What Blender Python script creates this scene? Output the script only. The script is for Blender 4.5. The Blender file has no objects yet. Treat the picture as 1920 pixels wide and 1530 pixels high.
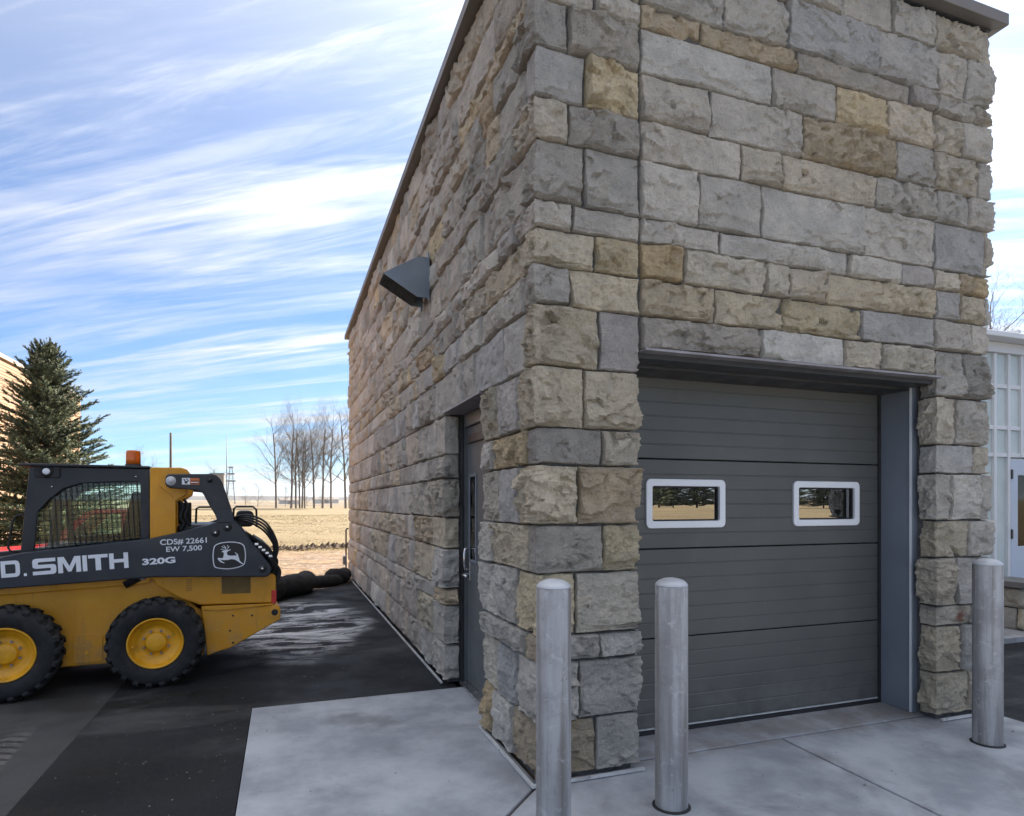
import bpy, bmesh, math, random
import numpy as np
from mathutils import Vector, Matrix

# ------------------------------------------------------------------ camera, sky, sun, exposure
scn = bpy.context.scene
COL = scn.collection
R = math.radians
SUN_AZ, SUN_EL = R(50), R(33)          # azimuth from +Y towards +X

cam = bpy.data.cameras.new('camera')
camo = bpy.data.objects.new('camera', cam); COL.objects.link(camo)
camo.location = (-1.292, -3.216, 1.55)
camo.rotation_euler = (R(90), 0, R(-19.8))
cam.sensor_width = 36; cam.lens = 36*1187/1920
cam.shift_y = (944.5-765)/1920
cam.clip_start = .05; cam.clip_end = 9000
scn.camera = camo

W = bpy.data.worlds.new('World'); scn.world = W; W.use_nodes = True
wn, wl = W.node_tree.nodes, W.node_tree.links
wn.clear()
def N(t, nodes=wn, **k):
    n = nodes.new(t)
    for a, b in k.items(): setattr(n, a, b)
    return n
def mth(nodes, links, op, a, b=None, c=None, clamp=False):
    n = nodes.new('ShaderNodeMath'); n.operation = op; n.use_clamp = clamp
    for i, v in enumerate((a, b, c)):
        if v is None: continue
        if isinstance(v, (int, float)): n.inputs[i].default_value = v
        else: links.new(v, n.inputs[i])
    return n.outputs[0]
def build_world():
    m = lambda *a, **k: mth(wn, wl, *a, **k)
    out = N('ShaderNodeOutputWorld'); bg = N('ShaderNodeBackground'); bg.inputs[1].default_value = SKY_STRENGTH
    wl.new(bg.outputs[0], out.inputs[0])
    sky = N('ShaderNodeTexSky'); sky.sky_type = 'NISHITA'; sky.sun_disc = False
    sky.sun_elevation = SUN_EL; sky.sun_rotation = SUN_AZ
    sky.air_density = 1.0; sky.dust_density = .25; sky.ozone_density = 3.0; sky.altitude = 200
    tc = N('ShaderNodeTexCoord'); sp = N('ShaderNodeSeparateXYZ'); wl.new(tc.outputs['Generated'], sp.inputs[0])
    z = m('MAXIMUM', sp.outputs[2], 0.0)
    den = m('ADD', z, .10)
    px = m('DIVIDE', sp.outputs[0], den); py = m('DIVIDE', sp.outputs[1], den)
    cb = N('ShaderNodeCombineXYZ'); wl.new(px, cb.inputs[0]); wl.new(py, cb.inputs[1])
    def layer(rot, sx, sy, scale, detail, rough, dist, lo, hi, off):
        mp = N('ShaderNodeMapping'); mp.inputs['Rotation'].default_value = (0, 0, R(rot))
        mp2 = N('ShaderNodeMapping'); mp2.inputs['Scale'].default_value = (sx, sy, 1); mp2.inputs['Location'].default_value = (off, off*1.7, off*.3)
        wl.new(cb.outputs[0], mp.inputs[0]); wl.new(mp.outputs[0], mp2.inputs[0])
        nz = N('ShaderNodeTexNoise'); nz.inputs['Scale'].default_value = scale; nz.inputs['Detail'].default_value = detail
        nz.inputs['Roughness'].default_value = rough; nz.inputs['Distortion'].default_value = dist
        wl.new(mp2.outputs[0], nz.inputs['Vector'])
        mr = N('ShaderNodeMapRange'); mr.interpolation_type = 'SMOOTHSTEP'
        mr.inputs[1].default_value = lo; mr.inputs[2].default_value = hi
        wl.new(nz.outputs[0], mr.inputs[0]); return mr.outputs[0]
    a = layer(CL_ROT, .17, 1.15, 1.8, 10, .62, .6, .46, .67, 3.1)      # broad streaks
    b = layer(CL_ROT+7, .22, 2.1, 2.8, 10, .68, .9, .42, .66, 11.7)    # fine fibres
    c = layer(CL_ROT-25, .5, .6, .55, 5, .5, .2, .36, .62, 7.3)        # where the veil is thick
    d = m('MULTIPLY', a, m('ADD', m('MULTIPLY', c, .60), .42))
    d = m('ADD', d, m('MULTIPLY', m('MULTIPLY', b, m('ADD', m('MULTIPLY', c, .6), .4)), .55))
    d = m('ADD', d, m('MULTIPLY', c, .22))
    d = m('ADD', d, m('MULTIPLY', m('POWER', z, 2.0), .85))      # the veil closes overhead, shaped to light the shaded walls
    d = m('MINIMUM', d, .86)
    # cloud brightness: thin veil scatters sunlight; brighter towards the sun, greyer in the thick parts
    sv = N('ShaderNodeCombineXYZ')
    sd = (math.sin(SUN_AZ)*math.cos(SUN_EL), math.cos(SUN_AZ)*math.cos(SUN_EL), math.sin(SUN_EL))
    for i in range(3): sv.inputs[i].default_value = sd[i]
    dp = N('ShaderNodeVectorMath', operation='DOT_PRODUCT'); wl.new(tc.outputs['Generated'], dp.inputs[0]); wl.new(sv.outputs[0], dp.inputs[1])
    g = m('POWER', m('MAXIMUM', dp.outputs['Value'], 0.0), 4.0)
    br = m('ADD', m('MULTIPLY', g, CL_GLOW), CL_BASE)
    br = m('SUBTRACT', br, m('MULTIPLY', m('MULTIPLY', c, a), CL_BASE*.22))
    br = m('MULTIPLY', br, m('ADD', .84, m('MULTIPLY', m('POWER', z, 2.0), .7)))   # overhead brightness added to lift the shaded walls
    cc = N('ShaderNodeVectorMath', operation='SCALE'); cc.inputs[0].default_value = (.97, .985, 1.03); wl.new(br, cc.inputs['Scale'])
    mx = N('ShaderNodeMix'); mx.data_type = 'RGBA'
    # desaturate/brighten the clear sky a little with thin haze is left to the sky texture itself
    cs_ = N('ShaderNodeVectorMath', operation='MULTIPLY'); cs_.inputs[1].default_value = (.165, .235, .315); wl.new(sky.outputs[0], cs_.inputs[0])
    wl.new(d, mx.inputs[0]); wl.new(cs_.outputs[0], mx.inputs[6]); wl.new(cc.outputs[0], mx.inputs[7])
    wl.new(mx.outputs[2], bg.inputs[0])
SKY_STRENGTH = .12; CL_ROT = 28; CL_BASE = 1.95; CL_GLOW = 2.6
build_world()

sun = bpy.data.lights.new('sun', 'SUN'); sun.energy = 3.5; sun.angle = R(.6); sun.color = (1, .90, .76)
suno = bpy.data.objects.new('sun', sun); COL.objects.link(suno)
suno.rotation_euler = Vector((-math.sin(SUN_AZ)*math.cos(SUN_EL), -math.cos(SUN_AZ)*math.cos(SUN_EL), -math.sin(SUN_EL))).to_track_quat('-Z', 'Y').to_euler()
scn.view_settings.view_transform = 'Standard'; scn.view_settings.look = 'None'
scn.view_settings.gamma = 1; scn.view_settings.use_curve_mapping = False
scn.view_settings.exposure = 2.25
scn.render.engine = 'CYCLES'
scn.cycles.max_bounces = 6; scn.cycles.diffuse_bounces = 3; scn.cycles.glossy_bounces = 3
scn.cycles.transparent_max_bounces = 12; scn.cycles.transmission_bounces = 4
scn.cycles.caustics_reflective = False; scn.cycles.caustics_refractive = False
scn.cycles.sample_clamp_indirect = 4
scn.cycles.use_denoising = True

rng = random.Random(7)
nrg = np.random.default_rng(11)

# ------------------------------------------------------------------ materials
class Mat:
    def __init__(s, name, rough=.6, metal=0., col=(.5, .5, .5), ior=None):
        s.m = bpy.data.materials.new(name); s.m.use_nodes = True
        s.n, s.l = s.m.node_tree.nodes, s.m.node_tree.links
        s.p = s.n['Principled BSDF']; s.p.inputs['Roughness'].default_value = rough
        s.p.inputs['Metallic'].default_value = metal; s.p.inputs['Base Color'].default_value = (*col, 1)
        if ior: s.p.inputs['IOR'].default_value = ior
        s._pos = None
    def pos(s):
        if s._pos is None: s._pos = s.n.new('ShaderNodeNewGeometry').outputs['Position']
        return s._pos
    def obj(s): return s.n.new('ShaderNodeTexCoord').outputs['Object']
    def mapv(s, v, scale=(1, 1, 1), loc=(0, 0, 0), rot=(0, 0, 0)):
        n = s.n.new('ShaderNodeMapping'); n.inputs['Scale'].default_value = scale; n.inputs['Location'].default_value = loc
        n.inputs['Rotation'].default_value = rot; s.l.new(v, n.inputs[0]); return n.outputs[0]
    def noise(s, scale, detail=4, rough=.55, v=None, dist=0.):
        n = s.n.new('ShaderNodeTexNoise'); n.inputs['Scale'].default_value = scale; n.inputs['Detail'].default_value = detail
        n.inputs['Roughness'].default_value = rough; n.inputs['Distortion'].default_value = dist
        s.l.new(s.pos() if v is None else v, n.inputs['Vector']); return n.outputs[0]
    def voro(s, scale, v=None, feature='F1', rand=1.):
        n = s.n.new('ShaderNodeTexVoronoi'); n.inputs['Scale'].default_value = scale; n.feature = feature
        n.inputs['Randomness'].default_value = rand
        s.l.new(s.pos() if v is None else v, n.inputs['Vector']); return n.outputs['Distance']
    def ramp(s, x, lo, hi, a=0., b=1., smooth=True):
        n = s.n.new('ShaderNodeMapRange'); n.interpolation_type = 'SMOOTHSTEP' if smooth else 'LINEAR'
        for i, v in enumerate((lo, hi, a, b)): n.inputs[i+1].default_value = v
        s.l.new(x, n.inputs[0]); return n.outputs[0]
    def math(s, op, a, b=None, c=None, clamp=False): return mth(s.n, s.l, op, a, b, c, clamp)
    def mix(s, f, a, b, mode='MIX'):
        n = s.n.new('ShaderNodeMix'); n.data_type = 'RGBA'; n.blend_type = mode
        for i, v in ((0, f), (6, a), (7, b)):
            if isinstance(v, (int, float)): n.inputs[i].default_value = v
            elif isinstance(v, tuple): n.inputs[i].default_value = (*v, 1)
            else: s.l.new(v, n.inputs[i])
        return n.outputs[2]
    def color(s, c): s.l.new(c, s.p.inputs['Base Color'])
    def rough(s, x): s.l.new(x, s.p.inputs['Roughness'])
    def bump(s, h, dist=.01, strength=1., prev=None):
        n = s.n.new('ShaderNodeBump'); n.inputs['Distance'].default_value = dist; n.inputs['Strength'].default_value = strength
        s.l.new(h, n.inputs['Height'])
        if prev is not None: s.l.new(prev, n.inputs['Normal'])
        s.l.new(n.outputs[0], s.p.inputs['Normal']); return n.outputs[0]
    def sep(s, v):
        n = s.n.new('ShaderNodeSeparateXYZ'); s.l.new(v, n.inputs[0]); return n.outputs

M = {}
def plain(key, col, rough=.5, metal=0., var=.18, scale=9., dirt=None, dirtamt=.35, bump=0., bscale=120., ior=None):
    m = Mat(key, rough, metal, col, ior)
    n = m.noise(scale, 5)
    c = m.mix(m.ramp(n, .3, .7), tuple(x*(1-var) for x in col), tuple(min(1, x*(1+var)) for x in col))
    if dirt:
        d = m.math('MULTIPLY', m.ramp(m.noise(scale*.7, 7, .65), .48, .72), dirtamt)
        c = m.mix(d, c, dirt)
    m.color(c)
    m.rough(m.ramp(m.noise(scale*2, 4), .3, .7, max(.03, rough-.08), min(1, rough+.1)))
    if bump: m.bump(m.noise(bscale, 4), bump)
    M[key] = m.m; return m

# stone: colour comes from the stone's own tint, relief and mottling from noise
def stone_mat():
    m = Mat('rock_faced_limestone', .88)
    at = m.n.new('ShaderNodeAttribute'); at.attribute_name = 'tint'
    t, tan = at.outputs['Color'], at.outputs['Alpha']
    big = m.noise(5.5, 6, .6); mid = m.noise(21, 6, .65); fine = m.noise(85, 5, .7)
    c = m.mix(m.ramp(big, .3, .7), m.mix(1., t, (.86, .86, .86), 'MULTIPLY'), m.mix(1., t, (1.16, 1.15, 1.13), 'MULTIPLY'))
    och = m.math('MULTIPLY', m.ramp(m.noise(8.5, 7, .68), .50, .68), m.math('MULTIPLY', tan, .6))
    c = m.mix(och, c, (.40, .27, .12))
    pale = m.math('MULTIPLY', m.ramp(m.noise(14, 6, .62, v=m.mapv(m.pos(), loc=(4, 9, 2))), .55, .75), .45)
    c = m.mix(pale, c, (.56, .53, .47))
    dk = m.math('MULTIPLY', m.ramp(mid, .56, .70), .45)
    c = m.mix(dk, c, m.mix(1., c, (.42, .41, .39), 'MULTIPLY'))
    spk = m.math('MULTIPLY', m.ramp(fine, .57, .68), .55)
    c = m.mix(spk, c, m.mix(1., c, (.40, .39, .37), 'MULTIPLY'))
    lt = m.math('MULTIPLY', m.ramp(m.noise(60, 6, .72, v=m.mapv(m.pos(), loc=(7, 3, 5)), dist=.7), .55, .68), .55)
    c = m.mix(lt, c, m.mix(1., c, (1.55, 1.52, 1.48), 'MULTIPLY'))
    vein = m.ramp(m.math('ABSOLUTE', m.math('SUBTRACT', m.noise(7, 7, .62, dist=.8, v=m.mapv(m.pos(), loc=(2, 2, 8), scale=(1, 1, 2))), .5)), .0, .014, 1., 0.)
    c = m.mix(m.math('MULTIPLY', vein, .32), c, m.mix(1., c, (.45, .43, .40), 'MULTIPLY'))
    # one rust stain on the right pier
    vd = m.n.new('ShaderNodeVectorMath'); vd.operation = 'DISTANCE'; m.l.new(m.pos(), vd.inputs[0]); vd.inputs[1].default_value = (3.34, -.01, .735)
    rs = m.ramp(m.math('ADD', vd.outputs['Value'], m.math('MULTIPLY', m.math('SUBTRACT', m.noise(22, 5), .5), .10)), .02, .075, 1., 0.)
    c = m.mix(m.math('MULTIPLY', rs, .85), c, (.17, .045, .015))
    m.color(c)
    h = m.math('ADD', m.math('MULTIPLY', m.noise(36, 8, .74), .8), m.math('MULTIPLY', m.noise(110, 4, .7), .3))
    pit = m.math('MULTIPLY', m.ramp(m.voro(48), .02, .22), .16)
    m.bump(m.math('ADD', h, pit), .045, 1.)
    M['stone'] = m.m
stone_mat()
def mortar_mat():
    m = Mat('dark_mortar', .95)
    m.color(m.mix(m.ramp(m.noise(30, 6), .3, .7), (.075, .073, .072), (.14, .135, .13)))
    m.bump(m.noise(140, 4), .006); M['mortar'] = m.m
mortar_mat()

def asphalt_mat(key, lo, hi, salt):
    m = Mat(key, .8); m.p.inputs['Specular IOR Level'].default_value = .22
    agg = m.noise(120, 4, .7); big = m.noise(1.1, 6, .6); med = m.noise(4.5, 6, .62)
    c = m.mix(m.ramp(big, .35, .68), lo, hi)
    c = m.mix(m.math('MULTIPLY', m.ramp(agg, .56, .68), .45), c, (.085, .085, .09))
    x, y, z = m.sep(m.pos())
    if salt:
        # dried white residue pooled beside the loader and streaks along the paving
        dx = m.math('MULTIPLY', m.math('SUBTRACT', x, -1.15), 1.0); dy = m.math('MULTIPLY', m.math('SUBTRACT', y, 5.5), .42)
        r2 = m.math('ADD', m.math('MULTIPLY', dx, dx), m.math('MULTIPLY', dy, dy))
        zone = m.ramp(m.math('ADD', r2, m.math('MULTIPLY', m.math('SUBTRACT', m.noise(1.6, 4), .5), 1.2)), .25, .95, 1., 0.)
        st = m.noise(1.0, 8, .62, v=m.mapv(m.pos(), scale=(1.2, 2.6, 1), rot=(0, 0, R(14))), dist=1.6)
        crust = m.ramp(st, .44, .56)
        ridge = m.ramp(m.math('ABSOLUTE', m.math('SUBTRACT', st, .46)), .0, .018, 1., 0.)
        k = m.math('MULTIPLY', zone, m.math('MAXIMUM', m.math('MULTIPLY', crust, .85), m.math('MULTIPLY', ridge, .7)))
        c = m.mix(m.math('MULTIPLY', k, .95), c, (.68, .69, .71))
        # broad dusty smears
        du = m.noise(.55, 7, .6, v=m.mapv(m.pos(), scale=(1, 2.2, 1), rot=(0, 0, R(-20)), loc=(3, 1, 0)), dist=.6)
        c = m.mix(m.math('MULTIPLY', m.ramp(du, .52, .70), .42), c, (.125, .125, .127))
        fl = m.ramp(m.noise(14, 3, .5, v=m.mapv(m.pos(), scale=(1, 2.4, 1))), .735, .76)
        c = m.mix(m.math('MULTIPLY', fl, .55), c, (.42, .43, .45))
    else:
        du = m.noise(.7, 7, .6, dist=.5)
        c = m.mix(m.math('MULTIPLY', m.ramp(du, .42, .66), .6), c, (.085, .085, .086))
        # muddy tyre print: rows of lug marks
        px = m.math('ADD', x, m.math('MULTIPLY', y, .06))
        band = m.math('MULTIPLY', m.ramp(px, -3.02, -2.99), m.ramp(px, -2.80, -2.77, 1., 0.))
        band = m.math('MULTIPLY', band, m.math('MULTIPLY', m.ramp(y, .55, .85), m.ramp(y, 1.75, 2.2, 1., 0.)))
        chev = m.math('ADD', m.math('MULTIPLY', y, 2*math.pi/.105), m.math('MULTIPLY', m.math('ABSOLUTE', m.math('SUBTRACT', px, -2.9)), 26.))
        lug = m.ramp(m.math('ADD', m.math('SINE', chev), m.math('MULTIPLY', m.math('SUBTRACT', m.noise(26, 4), .5), 2.2)), .1, .7)
        c = m.mix(m.math('MULTIPLY', m.math('MULTIPLY', band, m.ramp(m.noise(5, 5), .3, .6)), .6), c, (.17, .165, .16))
        c = m.mix(m.math('MULTIPLY', m.math('MULTIPLY', band, lug), .85), c, (.03, .029, .029))
    m.color(c)
    m.rough(m.ramp(m.noise(2.2, 5), .35, .7, .6, .95))
    m.bump(m.math('ADD', m.math('MULTIPLY', agg, 1.), m.math('MULTIPLY', med, .8)), .006, .8)
    M[key] = m.m
asphalt_mat('new_asphalt', (.0075, .008, .009), (.020, .0215, .024), True)
asphalt_mat('worn_asphalt', (.026, .026, .027), (.055, .055, .056), False)
def concrete_mat():
    m = Mat('broomed_concrete', .82)
    x, y, z = m.sep(m.pos())
    c = m.mix(m.ramp(m.noise(1.5, 7, .62), .33, .68), (.24, .255, .28), (.43, .445, .47))
    st = m.ramp(m.noise(1.05, 6, .6, v=m.mapv(m.pos(), loc=(5.2, 1.3, 0)), dist=.4), .50, .68)
    c = m.mix(m.math('MULTIPLY', st, .75), c, (.155, .16, .17))
    # rust-brown damp band by the joint at the threshold
    th = m.math('MULTIPLY', m.ramp(y, .02, .10), m.ramp(m.noise(5, 5, .6), .35, .62))
    th = m.math('MULTIPLY', th, m.ramp(x, .4, .7))
    c = m.mix(m.math('MULTIPLY', th, .5), c, (.20, .165, .13))
    wet = m.math('MULTIPLY', m.ramp(m.math('ABSOLUTE', m.math('SUBTRACT', x, 1.80)), .02, .16, 1., 0.), m.ramp(m.noise(3.5, 5), .42, .62))
    c = m.mix(m.math('MULTIPLY', wet, .5), c, (.14, .135, .13))
    c = m.mix(m.math('MULTIPLY', m.ramp(m.noise(60, 3), .62, .75), .28), c, (.14, .14, .14))
    c = m.mix(m.math('MULTIPLY', m.ramp(m.noise(9, 6, .65), .55, .75), .30), c, (.45, .455, .46))
    m.color(c)
    m.rough(m.ramp(m.noise(2, 5), .3, .7, .62, .9))
    br = m.noise(1, 3, .6, v=m.mapv(m.pos(), scale=(26, 260, 60)))
    m.bump(m.math('ADD', m.math('MULTIPLY', br, .5), m.math('MULTIPLY', m.noise(70, 5, .65), .7)), .0035, .7)
    M['concrete'] = m.m
concrete_mat()
def field_mat():
    m = Mat('dry_winter_grass', .95)
    x, y, z = m.sep(m.pos())
    a = m.noise(.12, 8, .62); b = m.noise(1.6, 7, .68, v=m.mapv(m.pos(), scale=(.55, 1.3, 1))); f = m.noise(11, 5, .7)
    c = m.mix(m.ramp(a, .35, .65), (.185, .138, .068), (.265, .205, .105))
    c = m.mix(m.math('MULTIPLY', m.ramp(b, .40, .66), .55), c, (.155, .115, .06))
    c = m.mix(m.math('MULTIPLY', m.ramp(f, .50, .70), .40), c, (.36, .29, .165))
    far = m.ramp(y, 140., 190.)      # ploughed ground beyond the tree row
    c = m.mix(m.math('MULTIPLY', far, .8), c, m.mix(m.ramp(m.noise(.02, 4, v=m.mapv(m.pos(), scale=(.4, 1.6, 1))), .45, .58), (.13, .095, .065), (.22, .175, .10)))
    # disturbed soil and straw beside the paving
    near = m.ramp(m.math('ADD', y, m.math('MULTIPLY', m.math('SUBTRACT', m.noise(.6, 5), .5), 5.)), 17.5, 20.5, 1., 0.)
    soil = m.mix(m.ramp(m.noise(2.2, 7, .7), .40, .62), (.16, .10, .055), (.29, .21, .14))
    soil = m.mix(m.math('MULTIPLY', m.ramp(m.noise(5.2, 7, .7, dist=.6), .53, .64), .85), soil, (.40, .35, .30))
    soil = m.mix(m.math('MULTIPLY', m.ramp(m.noise(1.1, 5), .50, .62), .5), soil, (.36, .20, .08))
    back = m.ramp(y, 0., 2.)
    c = m.mix(m.math('MULTIPLY', near, back), c, soil)
    m.color(c)
    m.bump(m.math('ADD', m.noise(7, 7, .75), m.math('MULTIPLY', m.noise(1.3, 5), 1.6)), .10, .9)
    M['field'] = m.m
field_mat()
plain('soil', (.085, .058, .038), .97, 0, .5, 6, bump=.03, bscale=18)
plain('straw', (.36, .27, .14), .9, 0, .35, 3)
plain('dry_blade', (.33, .25, .13), .9, 0, .4, 1.2)
plain('steel_galv', (.30, .31, .325), .42, .75, .22, 5, dirt=(.17, .155, .14), dirtamt=.5)
def galv_mat():
    m = Mat('weathered_galvanised_pipe', .6, .12)
    v = m.obj(); oi = m.n.new('ShaderNodeObjectInfo'); va = m.n.new('ShaderNodeVectorMath'); va.operation = 'ADD'; m.l.new(v, va.inputs[0]); m.l.new(oi.outputs['Random'], va.inputs[1])
    x, y, z = m.sep(v); v = va.outputs[0]
    st = m.noise(1., 6, .6, v=m.mapv(v, scale=(16, 16, 1.1)))
    c = m.mix(m.ramp(st, .35, .66), (.24, .233, .23), (.40, .40, .405))
    c = m.mix(m.math('MULTIPLY', m.ramp(m.noise(1, 5, .6, v=m.mapv(v, scale=(20, 20, .7), loc=(3, 3, 3))), .50, .64), .65), c, (.15, .12, .095))
    sc = m.ramp(m.noise(1, 4, .5, v=m.mapv(v, scale=(26, 26, 34), loc=(1, 7, 2)), dist=1.1), .66, .71)
    c = m.mix(m.math('MULTIPLY', sc, .4), c, (.10, .09, .085))
    c = m.mix(m.math('MULTIPLY', m.ramp(m.noise(6.5, 7, .68, v=v), .46, .64), .45), c, (.20, .19, .185))
    c = m.mix(m.math('MULTIPLY', m.ramp(m.noise(17, 6, .66, v=v), .56, .70), .5), c, (.55, .555, .56))
    lo = m.ramp(z, .02, .22, 1., 0.)
    c = m.mix(m.math('MULTIPLY', m.math('MULTIPLY', lo, m.ramp(st, .4, .62)), .45), c, (.50, .50, .50))
    m.color(c); m.rough(m.ramp(m.noise(9, 5, v=v), .3, .7, .45, .75)); m.bump(m.noise(40, 5, v=v), .0015, .6)
    M['galv'] = m.m
galv_mat()
plain('cap_steel', (.50, .51, .53), .5, .2, .12, 12)
def door_mat():
    m = Mat('charcoal_steel_door', .42, .1)
    c = m.mix(m.ramp(m.noise(1.2, 4), .3, .7), (.088, .089, .083), (.106, .107, .100))
    c = m.mix(m.math('MULTIPLY', m.ramp(m.noise(6, 7, .65, v=m.mapv(m.pos(), scale=(1, 1, .5))), .55, .75), .22), c, (.15, .15, .145))
    x_, y_, z_ = m.sep(m.pos()); c = m.mix(m.math('MULTIPLY', m.math('MULTIPLY', m.ramp(z_, .0, .55, 1., 0.), m.ramp(m.noise(4, 7, .65), .38, .66)), .5), c, (.19, .185, .175))
    m.color(c); m.rough(m.ramp(m.noise(3, 5), .3, .7, .36, .52)); m.bump(m.noise(260, 2), .0006, .5)
    M['garage'] = m.m
door_mat()
plain('blue_grey_trim', (.20, .225, .265), .42, .1, .06, 3)
plain('dark_trim', (.045, .045, .048), .45, .2, .1, 3)
plain('lintel_steel', (.27, .255, .265), .5, .3, .2, 6, dirt=(.10, .07, .06), dirtamt=.4)
plain('entry_paint', (.125, .135, .14), .4, .05, .07, 2.5)
plain('white_vinyl', (.76, .77, .79), .4, 0, .03, 4)
plain('coping_metal', (.165, .15, .135), .5, .2, .06, 2)
plain('flashing', (.72, .73, .74), .35, .4, .1, 8, dirt=(.4, .38, .35), dirtamt=.5)
plain('vent_metal', (.23, .27, .31), .38, .45, .07, 3)
plain('black', (.012, .012, .013), .6, 0, .3, 8)
plain('seal', (.02, .02, .021), .8, 0, .2, 8)
plain('chrome', (.62, .62, .63), .25, .95, .05, 8)
plain('interior', (.10, .095, .09), .9, 0, .2, 2)
def glass(key, ior, tint, rough=.0):
    m = bpy.data.materials.new(key); m.use_nodes = True; n, l = m.node_tree.nodes, m.node_tree.links
    n.remove(n['Principled BSDF']); o = n['Material Output']
    f = n.new('ShaderNodeFresnel'); f.inputs[0].default_value = ior
    t = n.new('ShaderNodeBsdfTransparent'); t.inputs[0].default_value = (*tint, 1)
    g = n.new('ShaderNodeBsdfGlossy'); g.inputs['Roughness'].default_value = rough
    x = n.new('ShaderNodeMixShader'); l.new(f.outputs[0], x.inputs[0]); l.new(t.outputs[0], x.inputs[1]); l.new(g.outputs[0], x.inputs[2])
    l.new(x.outputs[0], o.inputs[0]); M[key] = m
glass('coated_glass', 6.0, (.30, .31, .29)); glass('cab_glass', 1.5, (.88, .96, .93)); glass('clear_glass', 1.5, (.8, .85, .84))
def poly_mat():
    m = Mat('milky_glazing', .25); m.color(m.mix(m.ramp(m.noise(1.3, 4), .3, .7), (.52, .60, .60), (.66, .72, .72)))
    m.p.inputs['Transmission Weight'].default_value = .0
    M['milky'] = m.m
poly_mat()
def yellow_mat():
    m = Mat('yellow_paint', .42)
    x, y, z = m.sep(m.pos()); n = m.noise(3.5, 6, .6)
    c = m.mix(m.ramp(n, .3, .7), (.63, .275, .010), (.76, .35, .014))
    mud = m.math('MULTIPLY', m.ramp(z, .15, .75, 1., .0), m.ramp(m.noise(7, 8, .68), .42, .62))
    c = m.mix(m.math('MULTIPLY', mud, .55), c, (.27, .19, .11))
    sp = m.ramp(m.noise(60, 4, .6), .66, .72); c = m.mix(m.math('MULTIPLY', sp, .5), c, (.16, .11, .06))
    sc = m.ramp(m.noise(1, 5, .6, v=m.mapv(m.pos(), scale=(9, 9, 60), rot=(0, R(25), 0))), .70, .74); c = m.mix(m.math('MULTIPLY', sc, .45), c, (.85, .62, .25))
    dr = m.ramp(m.noise(1, 5, .6, v=m.mapv(m.pos(), scale=(22, 22, 1.6))), .58, .72); c = m.mix(m.math('MULTIPLY', dr, .28), c, (.25, .15, .04))
    m.color(c); m.rough(m.ramp(m.noise(8, 5), .3, .7, .36, .62)); m.bump(m.noise(30, 5), .0012); M['yellow_paint'] = m.m
yellow_mat()
plain('rim_yellow', (.78, .375, .012), .42, 0, .10, 8, dirt=(.20, .125, .035), dirtamt=.55)
plain('navy_paint', (.014, .019, .030), .40, 0, .18, 3, dirt=(.05, .052, .056), dirtamt=.4)
plain('link_paint', (.024, .026, .029), .5, 0, .2, 5, dirt=(.06, .06, .06), dirtamt=.35)
plain('cab_paint', (.010, .012, .018), .42, 0, .2, 3, dirt=(.03, .03, .035), dirtamt=.35)
plain('tyre', (.013, .0135, .015), .82, 0, .25, 10, dirt=(.065, .06, .055), dirtamt=.5, bump=.003, bscale=60)
plain('decal_white', (.78, .80, .85), .5, 0, .03, 9)
plain('decal_black', (.008, .008, .010), .45, 0, .1, 9)
plain('decal_orange', (.62, .17, .04), .5, 0, .05, 9)
def beacon_mat():
    m = Mat('amber_lens', .18, 0, (.80, .17, .012)); m.p.inputs['Transmission Weight'].default_value = .35
    M['amber'] = m.m
beacon_mat()
plain('red_lens', (.62, .02, .012), .25, 0, .1, 12)
plain('red_paint', (.46, .014, .022), .28, .1, .08, 2)
plain('cloth_black', (.018, .018, .02), .9, 0, .3, 14, bump=.004, bscale=90)
plain('rubber_hose', (.014, .014, .015), .55, 0, .25, 14)
plain('bark', (.19, .155, .125), .95, 0, .3, 3)
plain('spruce_bark', (.11, .075, .05), .95, 0, .3, 6)
def needle_mat():
    m = Mat('spruce_needles', .7); at = m.n.new('ShaderNodeAttribute'); at.attribute_name = 'tint'
    m.color(m.mix(m.ramp(m.noise(2.2, 5), .3, .7), m.mix(1., at.outputs['Color'], (.7, .75, .75), 'MULTIPLY'), m.mix(1., at.outputs['Color'], (1.3, 1.2, 1.05), 'MULTIPLY')))
    M['needles'] = m.m
needle_mat()
plain('siding', (.34, .205, .115), .75, 0, .22, .9, dirt=(.26, .14, .075), dirtamt=.4)
plain('roof_edge', (.52, .46, .40), .6, 0, .05, 3)
plain('pole_wood', (.10, .075, .055), .9, 0, .2, 3)
plain('tower_steel', (.24, .25, .26), .6, .3, .1, 1)
plain('far_white', (.62, .61, .58), .7, 0, .08, .5)
plain('far_grey', (.30, .27, .25), .8, 0, .1, .5)
plain('hill', (.075, .07, .062), 1, 0, .35, .012)
plain('brush', (.14, .11, .085), 1, 0, .3, .4)
plain('white_frame', (.70, .71, .73), .4, 0, .04, 3)
plain('pale_blue_paint', (.52, .58, .68), .4, 0, .04, 3)
plain('cap_stone', (.17, .165, .16), .85, 0, .15, 6, bump=.004, bscale=50)
def sock_mat():
    m = Mat('black_mesh_sock', .85)
    m.color(m.mix(m.ramp(m.noise(7, 6), .35, .7), (.010, .010, .011), (.032, .030, .028)))
    m.bump(m.math('ADD', m.voro(70), m.math('MULTIPLY', m.noise(9, 5), 1.2)), .02, .8); M['sock'] = m.m
sock_mat()

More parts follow.
